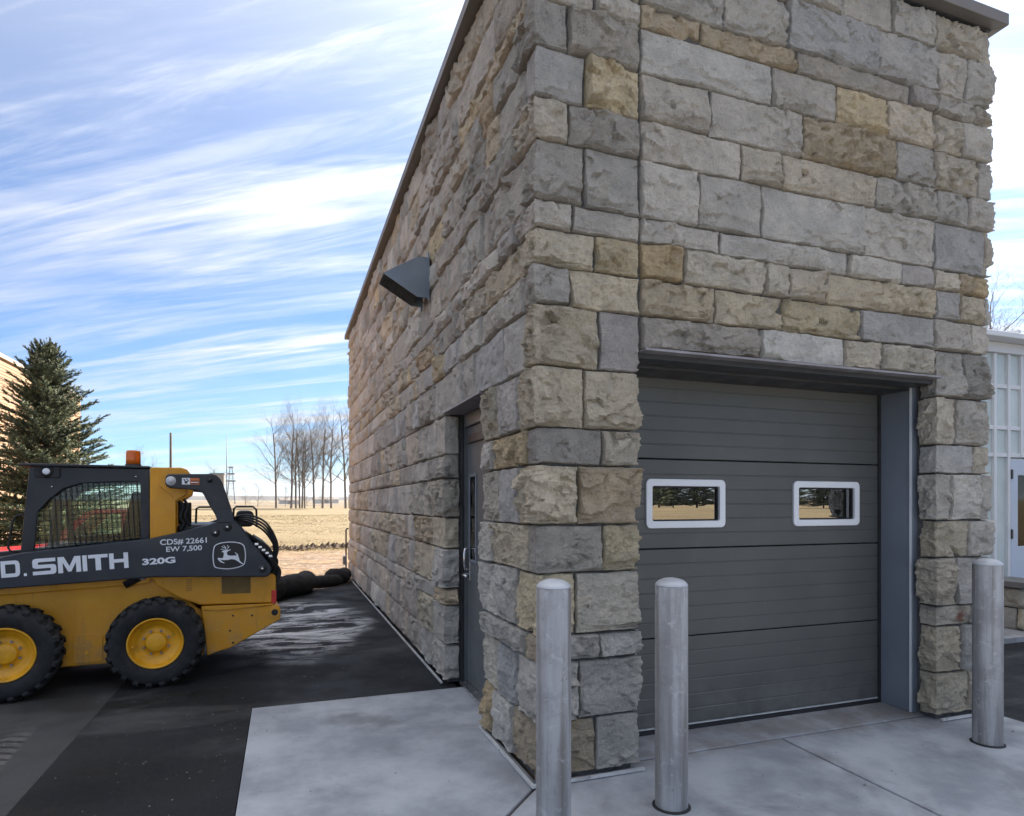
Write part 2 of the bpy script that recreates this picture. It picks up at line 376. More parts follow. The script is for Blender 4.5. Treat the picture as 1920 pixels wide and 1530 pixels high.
# ------------------------------------------------------------------ mesh helpers
def tag(o, label=None, cat=None, group=None, kind=None):
    for k, v in (('label', label), ('category', cat), ('group', group), ('kind', kind)):
        if v: o[k] = v
    return o
def empty(name, loc=(0, 0, 0), rz=0., parent=None):
    o = bpy.data.objects.new(name, None); COL.objects.link(o); o.location = loc; o.rotation_euler = (0, 0, rz)
    o.empty_display_size = .1
    if parent: o.parent = parent
    return o
def link(name, me, mat, parent=None, loc=(0, 0, 0), smooth=False, bevel=0., seg=2):
    o = bpy.data.objects.new(name, me); COL.objects.link(o); o.location = loc
    if mat is not None: me.materials.append(M[mat] if isinstance(mat, str) else mat)
    if smooth:
        me.polygons.foreach_set('use_smooth', [True]*len(me.polygons))
    if bevel:
        b = o.modifiers.new('edges', 'BEVEL'); b.width = bevel; b.segments = seg; b.limit_method = 'ANGLE'; b.angle_limit = R(38)
    if parent: o.parent = parent
    return o
class MB:
    def __init__(s): s.v = []; s.f = []
    def add(s, vs, fs):
        k = len(s.v); s.v += [tuple(map(float, p)) for p in vs]; s.f += [tuple(i+k for i in f) for f in fs]; return s
    def box(s, x0, x1, y0, y1, z0, z1):
        return s.add([(x, y, z) for z in (z0, z1) for y in (y0, y1) for x in (x0, x1)],
                     [(0, 2, 3, 1), (4, 5, 7, 6), (0, 1, 5, 4), (2, 6, 7, 3), (0, 4, 6, 2), (1, 3, 7, 5)])
    def prism(s, poly, a0, a1, axis='y'):
        # poly in the two other axes; normals fixed afterwards
        def P(p, a):
            return {'y': (p[0], a, p[1]), 'x': (a, p[0], p[1]), 'z': (p[0], p[1], a)}[axis]
        n = len(poly); vs = [P(p, a0) for p in poly]+[P(p, a1) for p in poly]
        return s.add(vs, [tuple(range(n))[::-1], tuple(range(n, 2*n))]+[(i, (i+1) % n, n+(i+1) % n, n+i) for i in range(n)])
    def tube(s, pts, r, n=8, caps=True):
        pts = [Vector(p) for p in pts]; k0 = len(s.v); m = len(pts)
        rr = r if isinstance(r, (list, tuple)) else [r]*m
        up = None; vs = []; fs = []
        for i, p in enumerate(pts):
            t = (pts[min(i+1, m-1)]-pts[max(i-1, 0)]).normalized()
            if up is None:
                up = t.orthogonal().normalized()
            up = (up - t*up.dot(t))
            up = up.normalized() if up.length > 1e-6 else t.orthogonal().normalized()
            b = t.cross(up)
            for j in range(n):
                a = 2*math.pi*j/n; vs.append(p+(up*math.cos(a)+b*math.sin(a))*rr[i])
        for i in range(m-1):
            for j in range(n):
                fs.append((i*n+j, i*n+(j+1) % n, (i+1)*n+(j+1) % n, (i+1)*n+j))
        if caps: fs += [tuple(range(n))[::-1], tuple(range((m-1)*n, m*n))]
        return s.add(vs, fs)
    def lathe(s, prof, n=32, axis='z', c=(0, 0, 0), caps=True):
        vs = []; fs = []
        for (r, h) in prof:
            for j in range(n):
                a = 2*math.pi*j/n; x, y = r*math.cos(a), r*math.sin(a)
                vs.append({'z': (c[0]+x, c[1]+y, c[2]+h), 'y': (c[0]+x, c[1]+h, c[2]+y), 'x': (c[0]+h, c[1]+x, c[2]+y)}[axis])
        m = len(prof)
        for i in range(m-1):
            for j in range(n): fs.append((i*n+j, i*n+(j+1) % n, (i+1)*n+(j+1) % n, (i+1)*n+j))
        if caps: fs += [tuple(range(n))[::-1], tuple(range((m-1)*n, m*n))]
        return s.add(vs, fs)
    def mesh(s, name, recalc=True):
        me = bpy.data.meshes.new(name); me.from_pydata(s.v, [], s.f)
        if recalc:
            b = bmesh.new(); b.from_mesh(me); bmesh.ops.recalc_face_normals(b, faces=b.faces[:]); b.to_mesh(me); b.free()
        me.update(); return me
    def build(s, name, mat, parent=None, loc=(0, 0, 0), smooth=False, bevel=0., seg=2, recalc=True):
        return link(name, s.mesh(name, recalc), mat, parent, loc, smooth, bevel, seg)
def circ(cx, cy, r, n=16, a0=0., a1=2*math.pi, end=False):
    k = n if end else n
    return [(cx+r*math.cos(a0+(a1-a0)*i/(n-1 if end else n)), cy+r*math.sin(a0+(a1-a0)*i/(n-1 if end else n))) for i in range(k)]
def rrect(x0, x1, z0, z1, r, n=6):
    p = []
    for cx, cz, a in ((x1-r, z0+r, -math.pi/2), (x1-r, z1-r, 0), (x0+r, z1-r, math.pi/2), (x0+r, z0+r, math.pi)):
        p += circ(cx, cz, r, n, a, a+math.pi/2, True)
    return p
def ring(mb, outer, inner, y0, y1):
    """frame between two equally long closed outlines (x,z), between two y planes"""
    n = len(outer); vs = [(p[0], y, p[1]) for y in (y0, y1) for q in (outer, inner) for p in q]
    O0, I0, O1, I1 = 0, n, 2*n, 3*n; fs = []
    for i in range(n):
        j = (i+1) % n
        fs += [(O0+i, O0+j, I0+j, I0+i), (O1+i, I1+i, I1+j, O1+j), (O0+i, O1+i, O1+j, O0+j), (I0+i, I0+j, I1+j, I1+i)]
    return mb.add(vs, fs)
def text_mesh(body, w, h, depth=.002, bold=0.):
    cu = bpy.data.curves.new('lettering', 'FONT'); cu.body = body; cu.size = 1; cu.extrude = .01; cu.offset = bold; cu.resolution_u = 4
    o = bpy.data.objects.new('lettering', cu); COL.objects.link(o)
    dg = bpy.context.evaluated_depsgraph_get(); dg.update()
    me = bpy.data.meshes.new_from_object(o.evaluated_get(dg)); COL.objects.unlink(o); bpy.data.objects.remove(o)
    co = np.empty(len(me.vertices)*3); me.vertices.foreach_get('co', co); co = co.reshape(-1, 3)
    a, b = co.min(0), co.max(0)
    co[:, 0] = (co[:, 0]-a[0])/(b[0]-a[0])*w; co[:, 1] = (co[:, 1]-a[1])/(b[1]-a[1])*h; co[:, 2] = (co[:, 2]-a[2])/(b[2]-a[2])*depth
    out = np.stack([co[:, 0], -co[:, 2], co[:, 1]], 1)
    me.vertices.foreach_set('co', out.ravel()); me.materials.clear(); me.update(); return me
def npmesh(name, v, f, attr=None):
    """numpy verts (n,3), faces (m,k)"""
    me = bpy.data.meshes.new(name); v = np.ascontiguousarray(v, np.float32); f = np.ascontiguousarray(f, np.int32); k = f.shape[1]
    me.vertices.add(len(v)); me.vertices.foreach_set('co', v.ravel())
    me.loops.add(f.size); me.loops.foreach_set('vertex_index', f.ravel())
    me.polygons.add(len(f)); me.polygons.foreach_set('loop_start', np.arange(0, f.size, k, dtype=np.int32)); me.polygons.foreach_set('loop_total', np.full(len(f), k, np.int32))
    me.update(calc_edges=True)
    if attr is not None:
        at = me.attributes.new('tint', 'FLOAT_COLOR', 'POINT'); at.data.foreach_set('color', np.ascontiguousarray(attr, np.float32).ravel())
    return me
# lattice noise
def _h(ix, iy, seed):
    n = (ix.astype(np.int64)*374761393+iy.astype(np.int64)*668265263+seed*974634777) & 0xffffffff
    n = ((n ^ (n >> 13))*1274126177) & 0xffffffff
    return ((n ^ (n >> 16)) & 0xffff)/65535.
def vn(x, y, seed=0):
    x = np.asarray(x, float); y = np.asarray(y, float); x, y = np.broadcast_arrays(x, y)
    ix, iy = np.floor(x), np.floor(y); fx, fy = x-ix, y-iy; fx = fx*fx*(3-2*fx); fy = fy*fy*(3-2*fy)
    a, b, c, d = _h(ix, iy, seed), _h(ix+1, iy, seed), _h(ix, iy+1, seed), _h(ix+1, iy+1, seed)
    return (a*(1-fx)+b*fx)*(1-fy)+(c*(1-fx)+d*fx)*fy-.5
def fbm(x, y, seed=0, o=4, g=.55):
    s = 0; a = 1
    for i in range(o): s = s+a*vn(x*2**i, y*2**i, seed+i*17); a *= g
    return s

# ------------------------------------------------------------------ ground
def terrain_z(x, y):
    d = np.hypot(x+1.3, y+3.2)
    z = np.interp(d, [0, 25, 60, 130, 260, 700, 1500, 3000, 6000], [0, 0, .15, .62, .75, 3.5, 9, 14, 16])
    return z
def build_ground():
    rad = np.concatenate([np.linspace(0, 40, 41), np.geomspace(42, 6500, 60)]); na = 160
    a = np.linspace(0, 2*np.pi, na, endpoint=False)
    rr, aa = np.meshgrid(rad[1:], a, indexing='ij')
    x = np.concatenate([[0], (rr*np.cos(aa)).ravel()]); y = np.concatenate([[0], (rr*np.sin(aa)).ravel()])
    d = np.hypot(x, y)
    z = terrain_z(x, y)+fbm(x*.35, y*.35, 5, 4)*.10*np.clip((y-9.5)/5, 0, 1)*np.clip(60/(d+1), .0, 1)+fbm(x*.02, y*.02, 9, 3)*np.clip((d-60)/300, 0, 1)*1.2
    z -= .05*(y < 9.6)*(d < 40)
    m = MB(); n = len(rad)-1
    f = [(0, 1+j, 1+(j+1) % na) for j in range(na)]
    for i in range(n-1):
        for j in range(na):
            b, c = 1+i*na, 1+(i+1)*na
            f.append((b+j, c+j, c+(j+1) % na, b+(j+1) % na))
    m.v = [tuple(p) for p in np.stack([x, y, z-.03], 1)]; m.f = f
    o = m.build('ground', 'field', smooth=True); tag(o, 'dry tan winter field with bare soil beside the paving', None, kind='structure')
build_ground()
def sheet(name, poly, z0, z1, mat, label):
    m = MB().prism(poly, z0, z1, 'z'); o = m.build(name, mat, bevel=.004); return tag(o, label, None, kind='structure')
# irregular far edge of the new paving under the sock
ed = [(x, 9.55+.95*x+.10*math.sin(x*4.3+1)) for x in np.linspace(.09, -2.597, 18)]
sheet('asphalt', [(-2.597, -5.59), (-1.524, -5.59), (-1.524, 1.974), (.10, 1.974)]+ed, -.10, -.006, 'new_asphalt', 'fresh black asphalt paving with dried white residue')
sheet('worn_asphalt', [(-11.2, -5.59), (-2.599, -5.59), (-2.599, 7.05), (-7, 8.2), (-11.2, 8.6)], -.10, -.009, 'worn_asphalt', 'older grey asphalt lane with muddy tyre print')
sheet('side_asphalt', [(3.656, -5.59), (24, -5.59), (24, 1.55), (3.656, 1.55)], -.10, -.008, 'new_asphalt', 'dark asphalt strip between stone building and greenhouse')
sheet('greenhouse_walk', [(3.9, 1.556), (24, 1.556), (24, 12), (3.9, 12)], -.10, .05, 'concrete', 'pale concrete walk in front of the greenhouse')
pad = empty('concrete_pad'); tag(pad, 'pale concrete apron in front of the garage door and side door', None, kind='structure')
def slab(poly, z=0.): MB().prism(poly, -.12, z, 'z').build('slab', 'concrete', pad, bevel=.007)
g = .0075
slab([(-1.52, 1.97), (.17, 1.97), (.17, 1.0), (.03, 1.0), (.03, .03-g), (-g*1.5, 0), (-1.52, -1.52+g)])
slab([(-1.52, -1.52-g*1.5), (.0, -g*2), (.04, .12-g), (1.80-g, .12-g), (1.75-g, -2.6), (-1.52, -2.6)])
slab([(1.80+g, .12-g), (3.65, .12-g), (3.65, -2.6), (1.75+g, -2.6)])
slab([(.60, .12+g), (3.14, .12+g), (3.14, .62), (.60, .62)], .004)
slab([(-1.52, -2.6-2*g), (1.75-g, -2.6-2*g), (1.75-g, -5.6), (-1.52, -5.6)])
for i_ in range(6):  # unseen wide drive behind the camera, added to bounce sunlight onto the walls
    for j_ in range(4):
        xa, ya = -9.0+4*i_, -9.6-4*j_
        slab([(xa+g, ya+g), (xa+4-g, ya+g), (xa+4-g, ya+4-2*g), (xa+g, ya+4-2*g)])
slab([(1.75+g, -2.6-2*g), (3.65, -2.6-2*g), (3.65, -5.6), (1.75+g, -5.6)])
MB().box(-1.50, 3.63, -5.7, 1.95, -.14, -.02).box(-9, 15, -21.6, -5.701, -.14, -.021).build('joint_bed', 'soil', pad)

# ------------------------------------------------------------------ stone building
u1, u2, u3, v1, v2, V = .667, 3.08, 3.65, .994, 2.10, 10.70
w1, w2, LZ, HZ = .16, .456, 2.437, 5.07
B = empty('stone_building'); tag(B, 'rock-faced tan and grey limestone garage building with charcoal overhead door', 'building')
TONE = {'g': (.49, .46, .415, .12), 'l': (.57, .54, .49, .08), 'b': (.46, .445, .425, 0), 'd': (.365, .34, .305, .05), 't': (.555, .485, .37, .40),
        's': (.52, .47, .39, .28), 'y': (.585, .495, .34, .5), 'n': (.48, .395, .285, .65), 'o': (.55, .43, .27, .7), 'p': (.43, .40, .38, 0)}
TONE = {k: (a*1.12, b*1.12, c*1.12, d) for k, (a, b, c, d) in TONE.items()}
class Path:
    def __init__(s, pts):
        s.p = [np.array(p, float) for p in pts]; s.d = []; s.nm = []; s.c = [0.]
        for a, b in zip(s.p, s.p[1:]):
            t = b-a; L = np.hypot(*t); t /= L; s.d.append(t); s.nm.append(np.array([t[1], -t[0]])); s.c.append(s.c[-1]+L)
    def at(s, S):
        S = np.asarray(S); x = np.zeros(S.shape); y = np.zeros(S.shape); nx = np.zeros(S.shape); ny = np.zeros(S.shape)
        c = s.c; m = len(s.d)
        for k in range(m):
            sel = (S >= c[k] if k else S > -9) & ((S < c[k+1]) if k < m-1 else S < 1e9)
            l = S-c[k]
            x = np.where(sel, s.p[k][0]+s.d[k][0]*l, x); y = np.where(sel, s.p[k][1]+s.d[k][1]*l, y)
            ax, ay = s.nm[k]
            bx, by = np.full(S.shape, ax), np.full(S.shape, ay)
            for kk, cc in ((k-1, c[k]), (k+1, c[k+1])):
                if 0 <= kk < m:
                    r = .035; q = np.clip(1-np.abs(S-cc)/r, 0, 1); q = q*q*(3-2*q)*.95
                    bx = bx+q*s.nm[kk][0]; by = by+q*s.nm[kk][1]
            nx = np.where(sel, bx, nx); ny = np.where(sel, by, ny)
        return x, y, nx, ny
stones = []
def stone(path, s0, s1, z0, z1, tone, res, seed, gapl=.008, gapr=.008):
    r = np.random.default_rng(seed); w, h = s1-s0, z1-z0
    if isinstance(res, tuple): rs, rz = res
    else: rs = rz = res
    nx, nz = max(5, int(round(w/rs))), max(5, int(round(h/rz)))
    def warp(n):      # denser rows near the edges, where the pitched margin bends
        t = np.linspace(0, 1, n+1); return t-.06*np.sin(2*np.pi*t)
    a, b = np.meshgrid(warp(nx), warp(nz), indexing='ij')
    ls, lz = a*w, b*h
    o = r.uniform(0, 900)
    gz = .006
    S = s0+gapl+a*(w-gapl-gapr); Z = z0+gz+b*(h-2*gz)
    S = S+(fbm(lz*9+o, o, 3, 3)*.012)*(1-a)**2*(w > .12)+(fbm(lz*9+o, o+7, 4, 3)*.012)*a**2*(w > .12)
    Z = Z+(fbm(S*8+o, o+3, 5, 3)*.010)*(1-b)**2+(fbm(S*8+o, o+5, 6, 3)*.010)*b**2
    rough = {'g': .8, 'l': .55, 'b': .5, 'd': .9, 't': 1.2, 's': 1.1, 'y': 1.3, 'n': 1.4, 'o': 1.3, 'p': .5}[tone]*r.uniform(.8, 1.25)
    top = r.uniform(-.002, .020)
    cw = np.ones(S.shape)
    for cc in path.c[1:-1]: cw = np.minimum(cw, np.clip(np.abs(S-cc)/.06, .25, 1))
    e = -.028
    plate = top+fbm(S*4+o, lz*4+o, 7, 2)*.010*rough
    # split facets: each cell of the face is its own tilted plane, so edges between them are crisp
    nc = int(np.clip(w*h/.0052, 4, 70)); sx, sz = r.uniform(0, w, nc), r.uniform(0, h, nc)
    qx = ls+fbm(S*9+o, lz*9+o, 71, 3)*.055; qz = lz+fbm(S*9+o+40, lz*9+o, 72, 3)*.045
    D2 = (qx[..., None]-sx)**2*.45+(qz[..., None]-sz)**2; cell = D2.argmin(-1)
    tx, tz_, c0_ = r.normal(0, .15, nc), r.normal(-.03, .20, nc), r.normal(0, .008, nc)
    plate = plate+rough*(c0_[cell]+tx[cell]*(ls-sx[cell])+tz_[cell]*(lz-sz[cell]))*cw
    ex = np.minimum(ls, w-ls); 
    kl = 3.0+11*(vn(lz*7+o, o+11, 8)+.5)**1.5; kt = 3.0+11*(vn(S*6+o, o+13, 9)+.5)**1.5
    kb = 1.1+8*np.clip(fbm(S*7+o, o+17, 10, 2)+.45, 0, 1)**1.4/max(.6, rough)
    d = np.minimum(plate, e+.006+ex*kl)
    d = np.minimum(d, e+.006+(h-lz)*kt)
    d = np.minimum(d, e+.006+lz*kb)
    for k in range(int(r.integers(2, 6))):      # cleaved facets
        cx, cz = r.uniform(0, w), r.uniform(-.05, .55)*h
        ang = r.uniform(0, 2*np.pi); sl = r.uniform(.12, .55)*rough*.8
        pl = top+.010+r.uniform(-.010, .016)+((ls-cx)*np.cos(ang)+(lz-cz)*np.sin(ang)*1.2)*sl
        d = np.where(r.random() < .75, np.minimum(d, np.maximum(np.maximum(pl, d-.022), np.minimum(d, e+.016))), d)
    # conchoidal steps: low scarps where a flake has split away
    live = np.clip((d-e)/.03, 0, 1)
    st = fbm(S*5.5+o+50, lz*7+o, 21, 4, .6)*3.2+o
    fl = np.floor(st); fr_ = st-fl; step = fl+np.clip((fr_-.78)/.22, 0, 1)
    d = d+(step-st+.35)*.008*rough*live
    # flaked lower margin with a sharp upper lip
    lip = h*np.clip(.17+.34*fbm(S*4.5+o, o+31, 61, 3), .02, .5); amt = .028*np.clip(fbm(S*3+o, o+37, 62, 2)*1.6+.45, 0, 1.1)*(.45+.55*rough)
    d = d-amt*np.clip((lip-lz)/.010, 0, 1)*live*(lz > .012)
    lip2 = h*np.clip(.80+.34*fbm(S*4+o, o+41, 63, 3), .6, 1.0)
    d = d-.55*amt[::-1]*np.clip((lz-lip2)/.012, 0, 1)*live
    rg = (1-2*np.abs(vn(S*13+o, lz*17+o, 51)))*.6+(1-2*np.abs(vn(S*31+o, lz*37+o, 52)))*.4
    d = d+(rg-.5)*.014*rough*live*cw
    d = d+(fbm(S*20+o, lz*24+o, 31, 4, .7)*.011+vn(S*75, lz*75, 41)*.005)*(.35+.65*rough)*np.clip((d-e)/.02, .3, 1)
    x, y, nx_, ny_ = path.at(S)
    P = np.stack([x+nx_*d, y+ny_*d, Z], -1)
    # skirt back into the mortar
    ringi = [(i, 0) for i in range(nx+1)]+[(nx, j) for j in range(1, nz+1)]+[(i, nz) for i in range(nx-1, -1, -1)]+[(0, j) for j in range(nz-1, 0, -1)]
    ii = np.array([q[0] for q in ringi]); jj = np.array([q[1] for q in ringi])
    SK = np.stack([x[ii, jj]+nx_[ii, jj]*-.075, y[ii, jj]+ny_[ii, jj]*-.075, Z[ii, jj]], -1)
    v = np.concatenate([P.reshape(-1, 3), SK]); idx = np.arange((nx+1)*(nz+1)).reshape(nx+1, nz+1)
    f = np.stack([idx[:-1, :-1], idx[1:, :-1], idx[1:, 1:], idx[:-1, 1:]], -1).reshape(-1, 4)
    m = len(ringi); k0 = (nx+1)*(nz+1); rr = idx[ii, jj]; t = np.arange(m)
    f2 = np.stack([rr, k0+t, k0+(t+1) % m, rr[(t+1) % m]], -1)
    f = np.concatenate([f, f2])
    c = np.array(TONE[tone]); j = r.uniform(.88, 1.13); hue = r.uniform(-.025, .025)
    col = np.array([c[0]*j*(1+hue), c[1]*j, c[2]*j*(1-hue), np.clip(c[3]+r.uniform(-.1, .15), 0, 1)])
    mid = P[nx//2, nz//2]; nmid = np.array([nx_[nx//2, nz//2], ny_[nx//2, nz//2]])
    vw = np.array([-1.292, -3.216])-mid[:2]; dist = np.hypot(*vw); cs = max(.02, (nmid@vw)/dist)
    stones.append(dict(v=v, f=f, col=col, area=w*h*cs/dist**2, mid=mid))
SEED = [100]
def nxt(): SEED[0] += 1; return SEED[0]
def lay(path, s_list, tones, z0, z1, res, wide=()):
    for a, b, t in zip(s_list, s_list[1:], tones):
        gl = .011 if any(abs(a-q) < .02 for q in wide) else .008
        gr = .011 if any(abs(b-q) < .02 for q in wide) else .008
        stone(path, a, b, z0, z1, t, res, nxt(), gl, gr)
RF = .0085
# --- front: course z0, z1, joints across the front face (u), tones; first piece is the corner stone
Zc = [.03, .335, .67, .815, 1.161, 1.43, 1.768, 1.975, 2.315, 2.653, 2.871, 3.079, 3.228, 3.566, 3.796, 4.078, 4.342, 4.477, 4.80, 5.06]
upper = {  # lower z index : (left return of the corner stone, joints, tones)
    9: (.20, [.217, u1, 1.192, 1.717, 2.382, 3.072, 3.455], 'gtttybgg'),
    10: (.15, [.374, u1, .962, 1.568, 1.777, 2.079, 3.083, 3.31, 3.60], 'tyossstbtg'),
    11: (.30, [.227, u1, 1.231, 2.259, 2.751, 3.061, 3.31, 3.477], 'gggglpsno'),
    12: (.17, [.303, u1, 1.068, 1.548, 2.406, 3.072, 3.58], 'dglglgbs'),
    13: (.33, [.208, u1, 1.391, 1.712, 2.507, 3.077, 3.421], 'sdgssggg'),
    14: (.18, [.307, u1, 1.157, 1.869, 2.705, 3.072, 3.528], 'byggngsg'),
    15: (.30, [.204, u1, 1.631, 2.170, 2.63, 3.072, 3.365], 'ddlgyssg'),
    16: (.16, [.374, u1, 1.091, 1.829, 2.832, 3.072, 3.472], 'glnndpgs'),
    17: (.28, [.25, u1, 1.263, 1.755, 2.527, 3.083, 3.388], 'ggggbbgg'),
    18: (.2, [.33, u1, 1.15, 1.62, 2.20, 2.663, 3.081, 3.523], 'sgglgggss'),
}
pD = Path([(.45, V), (0, V), (0, 0), (u3, 0), (u3, .55)]); s_left = lambda v: .45+V-v; s_front = lambda u: .45+V+u
lw = random.Random(23)
def left_run(vfrom, vto, course_h, z):
    """joints (v, decreasing distance) from vfrom out to vto"""
    out = [vfrom]
    while vto-out[-1] > .75:
        k = lw.choice([.26, .34, .42, .52, .62, .78, .9] if course_h > .18 else [.34, .5, .66, .85, 1.0])
        if vto-(out[-1]+k) < .24: break
        out.append(out[-1]+k*lw.uniform(.9, 1.12))
    if vto-out[-1] > .95: out.append((out[-1]+vto)/2)
    out.append(vto); return out
def left_tone(z, v):
    band = {2.653: .40, 2.871: .55, 3.079: .15, 1.161: .62, 2.315: .05, 3.566: .35, 4.078: .35, 1.975: .08, 1.43: .30, 1.768: .18, .335: .32, .03: .06, .67: .08, .815: .35}.get(z, .2)
    if lw.random() < band: return lw.choice('ttssyst' if v > 4 else 'ttsysn')
    return lw.choice('ggglllgbgd')
def resv(v): return .016 if v < 1.6 else (.03, .018) if v < 3.5 else (.05, .026) if v < 7 else (.075, .034)
def lay_left(path, sfun, joints, z0, z1, tones=None):
    """joints in v from near to far; laid one by one"""
    for i, (a, b) in enumerate(zip(joints, joints[1:])):
        stone(path, sfun(b), sfun(a), z0, z1, tones[i] if tones else left_tone(z0, (a+b)/2), resv((a+b)/2), nxt())
for k, (lr, us, tones) in upper.items():
    z0, z1 = Zc[k], Zc[k+1]
    sj = [s_left(lr)]+[s_front(u) for u in us]+[s_front(u3)+lw.uniform(.15, .4)]
    tn = list(tones)+['g']*8
    lay(pD, sj, tn, z0, z1, RF, (s_front(u1), s_front(3.075)))
    # left face out to the far corner, far corner stone wraps the back
    js = left_run(lr, V-lw.uniform(.2, .4), z1-z0, z0)
    lay_left(pD, s_left, js, z0, z1)
    stone(pD, .05, s_left(js[-1]), z0, z1, left_tone(z0, 9), (.06, .03), nxt())
    # rest of the far-right return
# course above the side door: left wall and near pier, 2.315-2.653
pE = Path([(.45, V), (0, V), (0, 0), (u1, 0), (u1, w1)])
lay(pE, [s_left(.185), s_front(.397), s_front(u1)+w1-.01], 'tp', Zc[8], Zc[9], RF)
js = [.185, .52]+left_run(.52, V-.3, .3, 2.315)[1:]
lay_left(pE, s_left, js, Zc[8], Zc[9], ['l', 'b']+[left_tone(2.315, 2) for _ in js])
stone(pE, .05, s_left(js[-1]), Zc[8], Zc[9], 'g', (.06, .03), nxt())
# near pier between the two doors
pA = Path([(w1, v1), (0, v1), (0, 0), (u1, 0), (u1, w1)]); aL = lambda v: w1+v1-v; aF = lambda u: w1+v1+u
pier = {7: ([.657, .28], [.30], 'tbtt'), 6: ([.768, .166], [.418], 'lods'), 5: ([.657, .28], [.265], 'sbtn'), 4: ([.768, .132], [.421], 'gtdy'),
        3: ([.657, .344], [.25], 'lgys'), 2: ([.174], [.13, .394], 'gnggx'), 1: ([.625, .317], [.273], 'sbgg'), 0: ([.757, .392], [.377], 'oltg')}
pier[0] = ([.757, .392], [.377], 'olng')
for k, (lv, fu, tn) in pier.items():
    sj = [.012]+[aL(v) for v in lv]+[aF(u) for u in fu]+[aF(u1)+w1-.012]
    lay(pA, sj, list(tn), Zc[k], Zc[k+1], RF)
# right pier
pC = Path([(u2, w1), (u2, 0), (u3, 0), (u3, .55)]); cF = lambda u: w1+u-u2
rp = {8: ([3.36], 'gd'), 7: ([3.277, 3.60], 'sgg'), 6: ([3.477], 'bs'), 5: ([3.239, 3.56], 'glg'), 4: ([3.427], 'tg'), 3: ([3.299, 3.52], 'sbg'),
      2: ([3.45], 'sg'), 1: ([3.343], 'tb'), 0: ([3.42], 'ts')}
for k, (us, tn) in rp.items():
    z0, z1 = Zc[k], Zc[k+1]
    lay(pC, [.012]+[cF(u) for u in us]+[cF(u3)+rng.uniform(.2, .4)], tn, z0, z1, RF)
# stones over the garage door (on the steel lintel)
pL = Path([(u1, 0), (u2, 0)])
lay(pL, [.004, 1.523-u1, 2.231-u1, 2.561-u1, u2-u1-.004], 'dlss', LZ+.022, Zc[9], RF)
# far part of the left wall beyond the side door
pB = Path([(.45, V), (0, V), (0, v2), (w1, v2)])
jt = {7: 'g', 6: 'g', 5: 's', 4: 't', 3: 'g', 2: 'n', 1: 'g', 0: 'l'}; jl = {7: .30, 6: .26, 5: .62, 4: .50, 3: .42, 2: .34, 1: .46, 0: .50}
for k in range(8):
    z0, z1 = Zc[k], Zc[k+1]
    stone(pB, s_left(v2+jl[k]), .45+V-v2+w1-.012, z0, z1, jt[k], .016, nxt())
    js = left_run(v2+jl[k], V-lw.uniform(.2, .4), z1-z0, z0)
    lay_left(pB, s_left, js, z0, z1)
    stone(pB, .05, s_left(js[-1]), z0, z1, left_tone(z0, 9), (.06, .03), nxt())
# short run on the right return above/below the wrapped corner stones is plain wall
stones.sort(key=lambda q: -q['area'])
for q in stones[:297]:
    me = npmesh('stone', q['v']-q['mid'], q['f'], np.tile(q['col'], (len(q['v']), 1)))
    so = link('stone', me, 'stone', B, tuple(q['mid']), smooth=True); me.set_sharp_from_angle(angle=R(27))
rv, rf, rc, k = [], [], [], 0
for q in stones[297:]:
    rv.append(q['v']); rf.append(q['f']+k); rc.append(np.tile(q['col'], (len(q['v']), 1))); k += len(q['v'])
if rv:
    o = link('distant_stones', npmesh('distant_stones', np.concatenate(rv), np.concatenate(rf), np.concatenate(rc)), 'stone', B, smooth=True)
    tag(o, kind='stuff')
# masonry core (mortar face recessed behind the stones)
mz = .046
def core(name, boxes, mat='mortar'):
    m = MB()
    for b in boxes: m.box(*b)
    return m.build(name, mat, B)
T = .34
core('mortar_wall', [
    (mz, mz+T, mz, v1-mz, 0, 2.315), (mz+T, u1-mz, mz, w1+.02, 0, 2.315),          # near pier
    (mz, mz+T, v2+mz, V-mz, 0, 2.315),                                             # left wall beyond the side door
    (mz, mz+T, mz, V-mz, 2.330, HZ-.02),                                           # left wall above
    (mz+T, u1-mz, mz, w1+.02, 2.315, LZ+.02),
    (u2+mz, u3-mz, mz, w1+.02, 0, LZ+.02), (mz+T, u3-mz, mz, mz+.28, LZ+.022, HZ-.02),  # right pier, front above
    (u3-mz-.28, u3-mz, w1+.021, V-mz, 0, LZ+.021), (u3-mz-.28, u3-mz, mz+.281, V-mz, LZ+.0215, HZ-.02),
    (mz+T, u3-mz-.281, V-mz-.3, V-mz, 0, HZ-.02)])
MB().box(mz+T+.01, u3-.33, .335, V-.35, HZ-.35, HZ-.15).build('roof_deck', 'interior', B)
MB().box(mz+T+.002, u3-.33, .63, V-.35, -.05, .0).build('floor', 'interior', B)
# metal coping round the parapet
oc = .075
cp = MB()
cp.prism([(-oc, -oc), (u3+oc, -oc), (u3-.25, .25), (.25, .25)], HZ, HZ+.085, 'z'); cp.build('coping', 'coping_metal', B, bevel=.004)
MB().prism([(-oc, -oc+.002), (.248, .252), (.248, V-.25), (-oc, V+oc)], HZ, HZ+.085, 'z').build('coping', 'coping_metal', B, bevel=.004)
MB().prism([(u3+oc, -oc+.002), (u3+oc, V+oc), (u3-.248, V-.25), (u3-.248, .252)], HZ, HZ+.085, 'z').build('coping', 'coping_metal', B, bevel=.004)
MB().prism([(-oc+.002, V+oc), (.25, V-.248), (u3-.25, V-.248), (u3+oc-.002, V+oc)], HZ, HZ+.085, 'z').build('coping', 'coping_metal', B, bevel=.004)
MB().box(.005, u3-.005, .0, .03, HZ-.012, HZ-.002).build('coping_cleat', 'dark_trim', B)
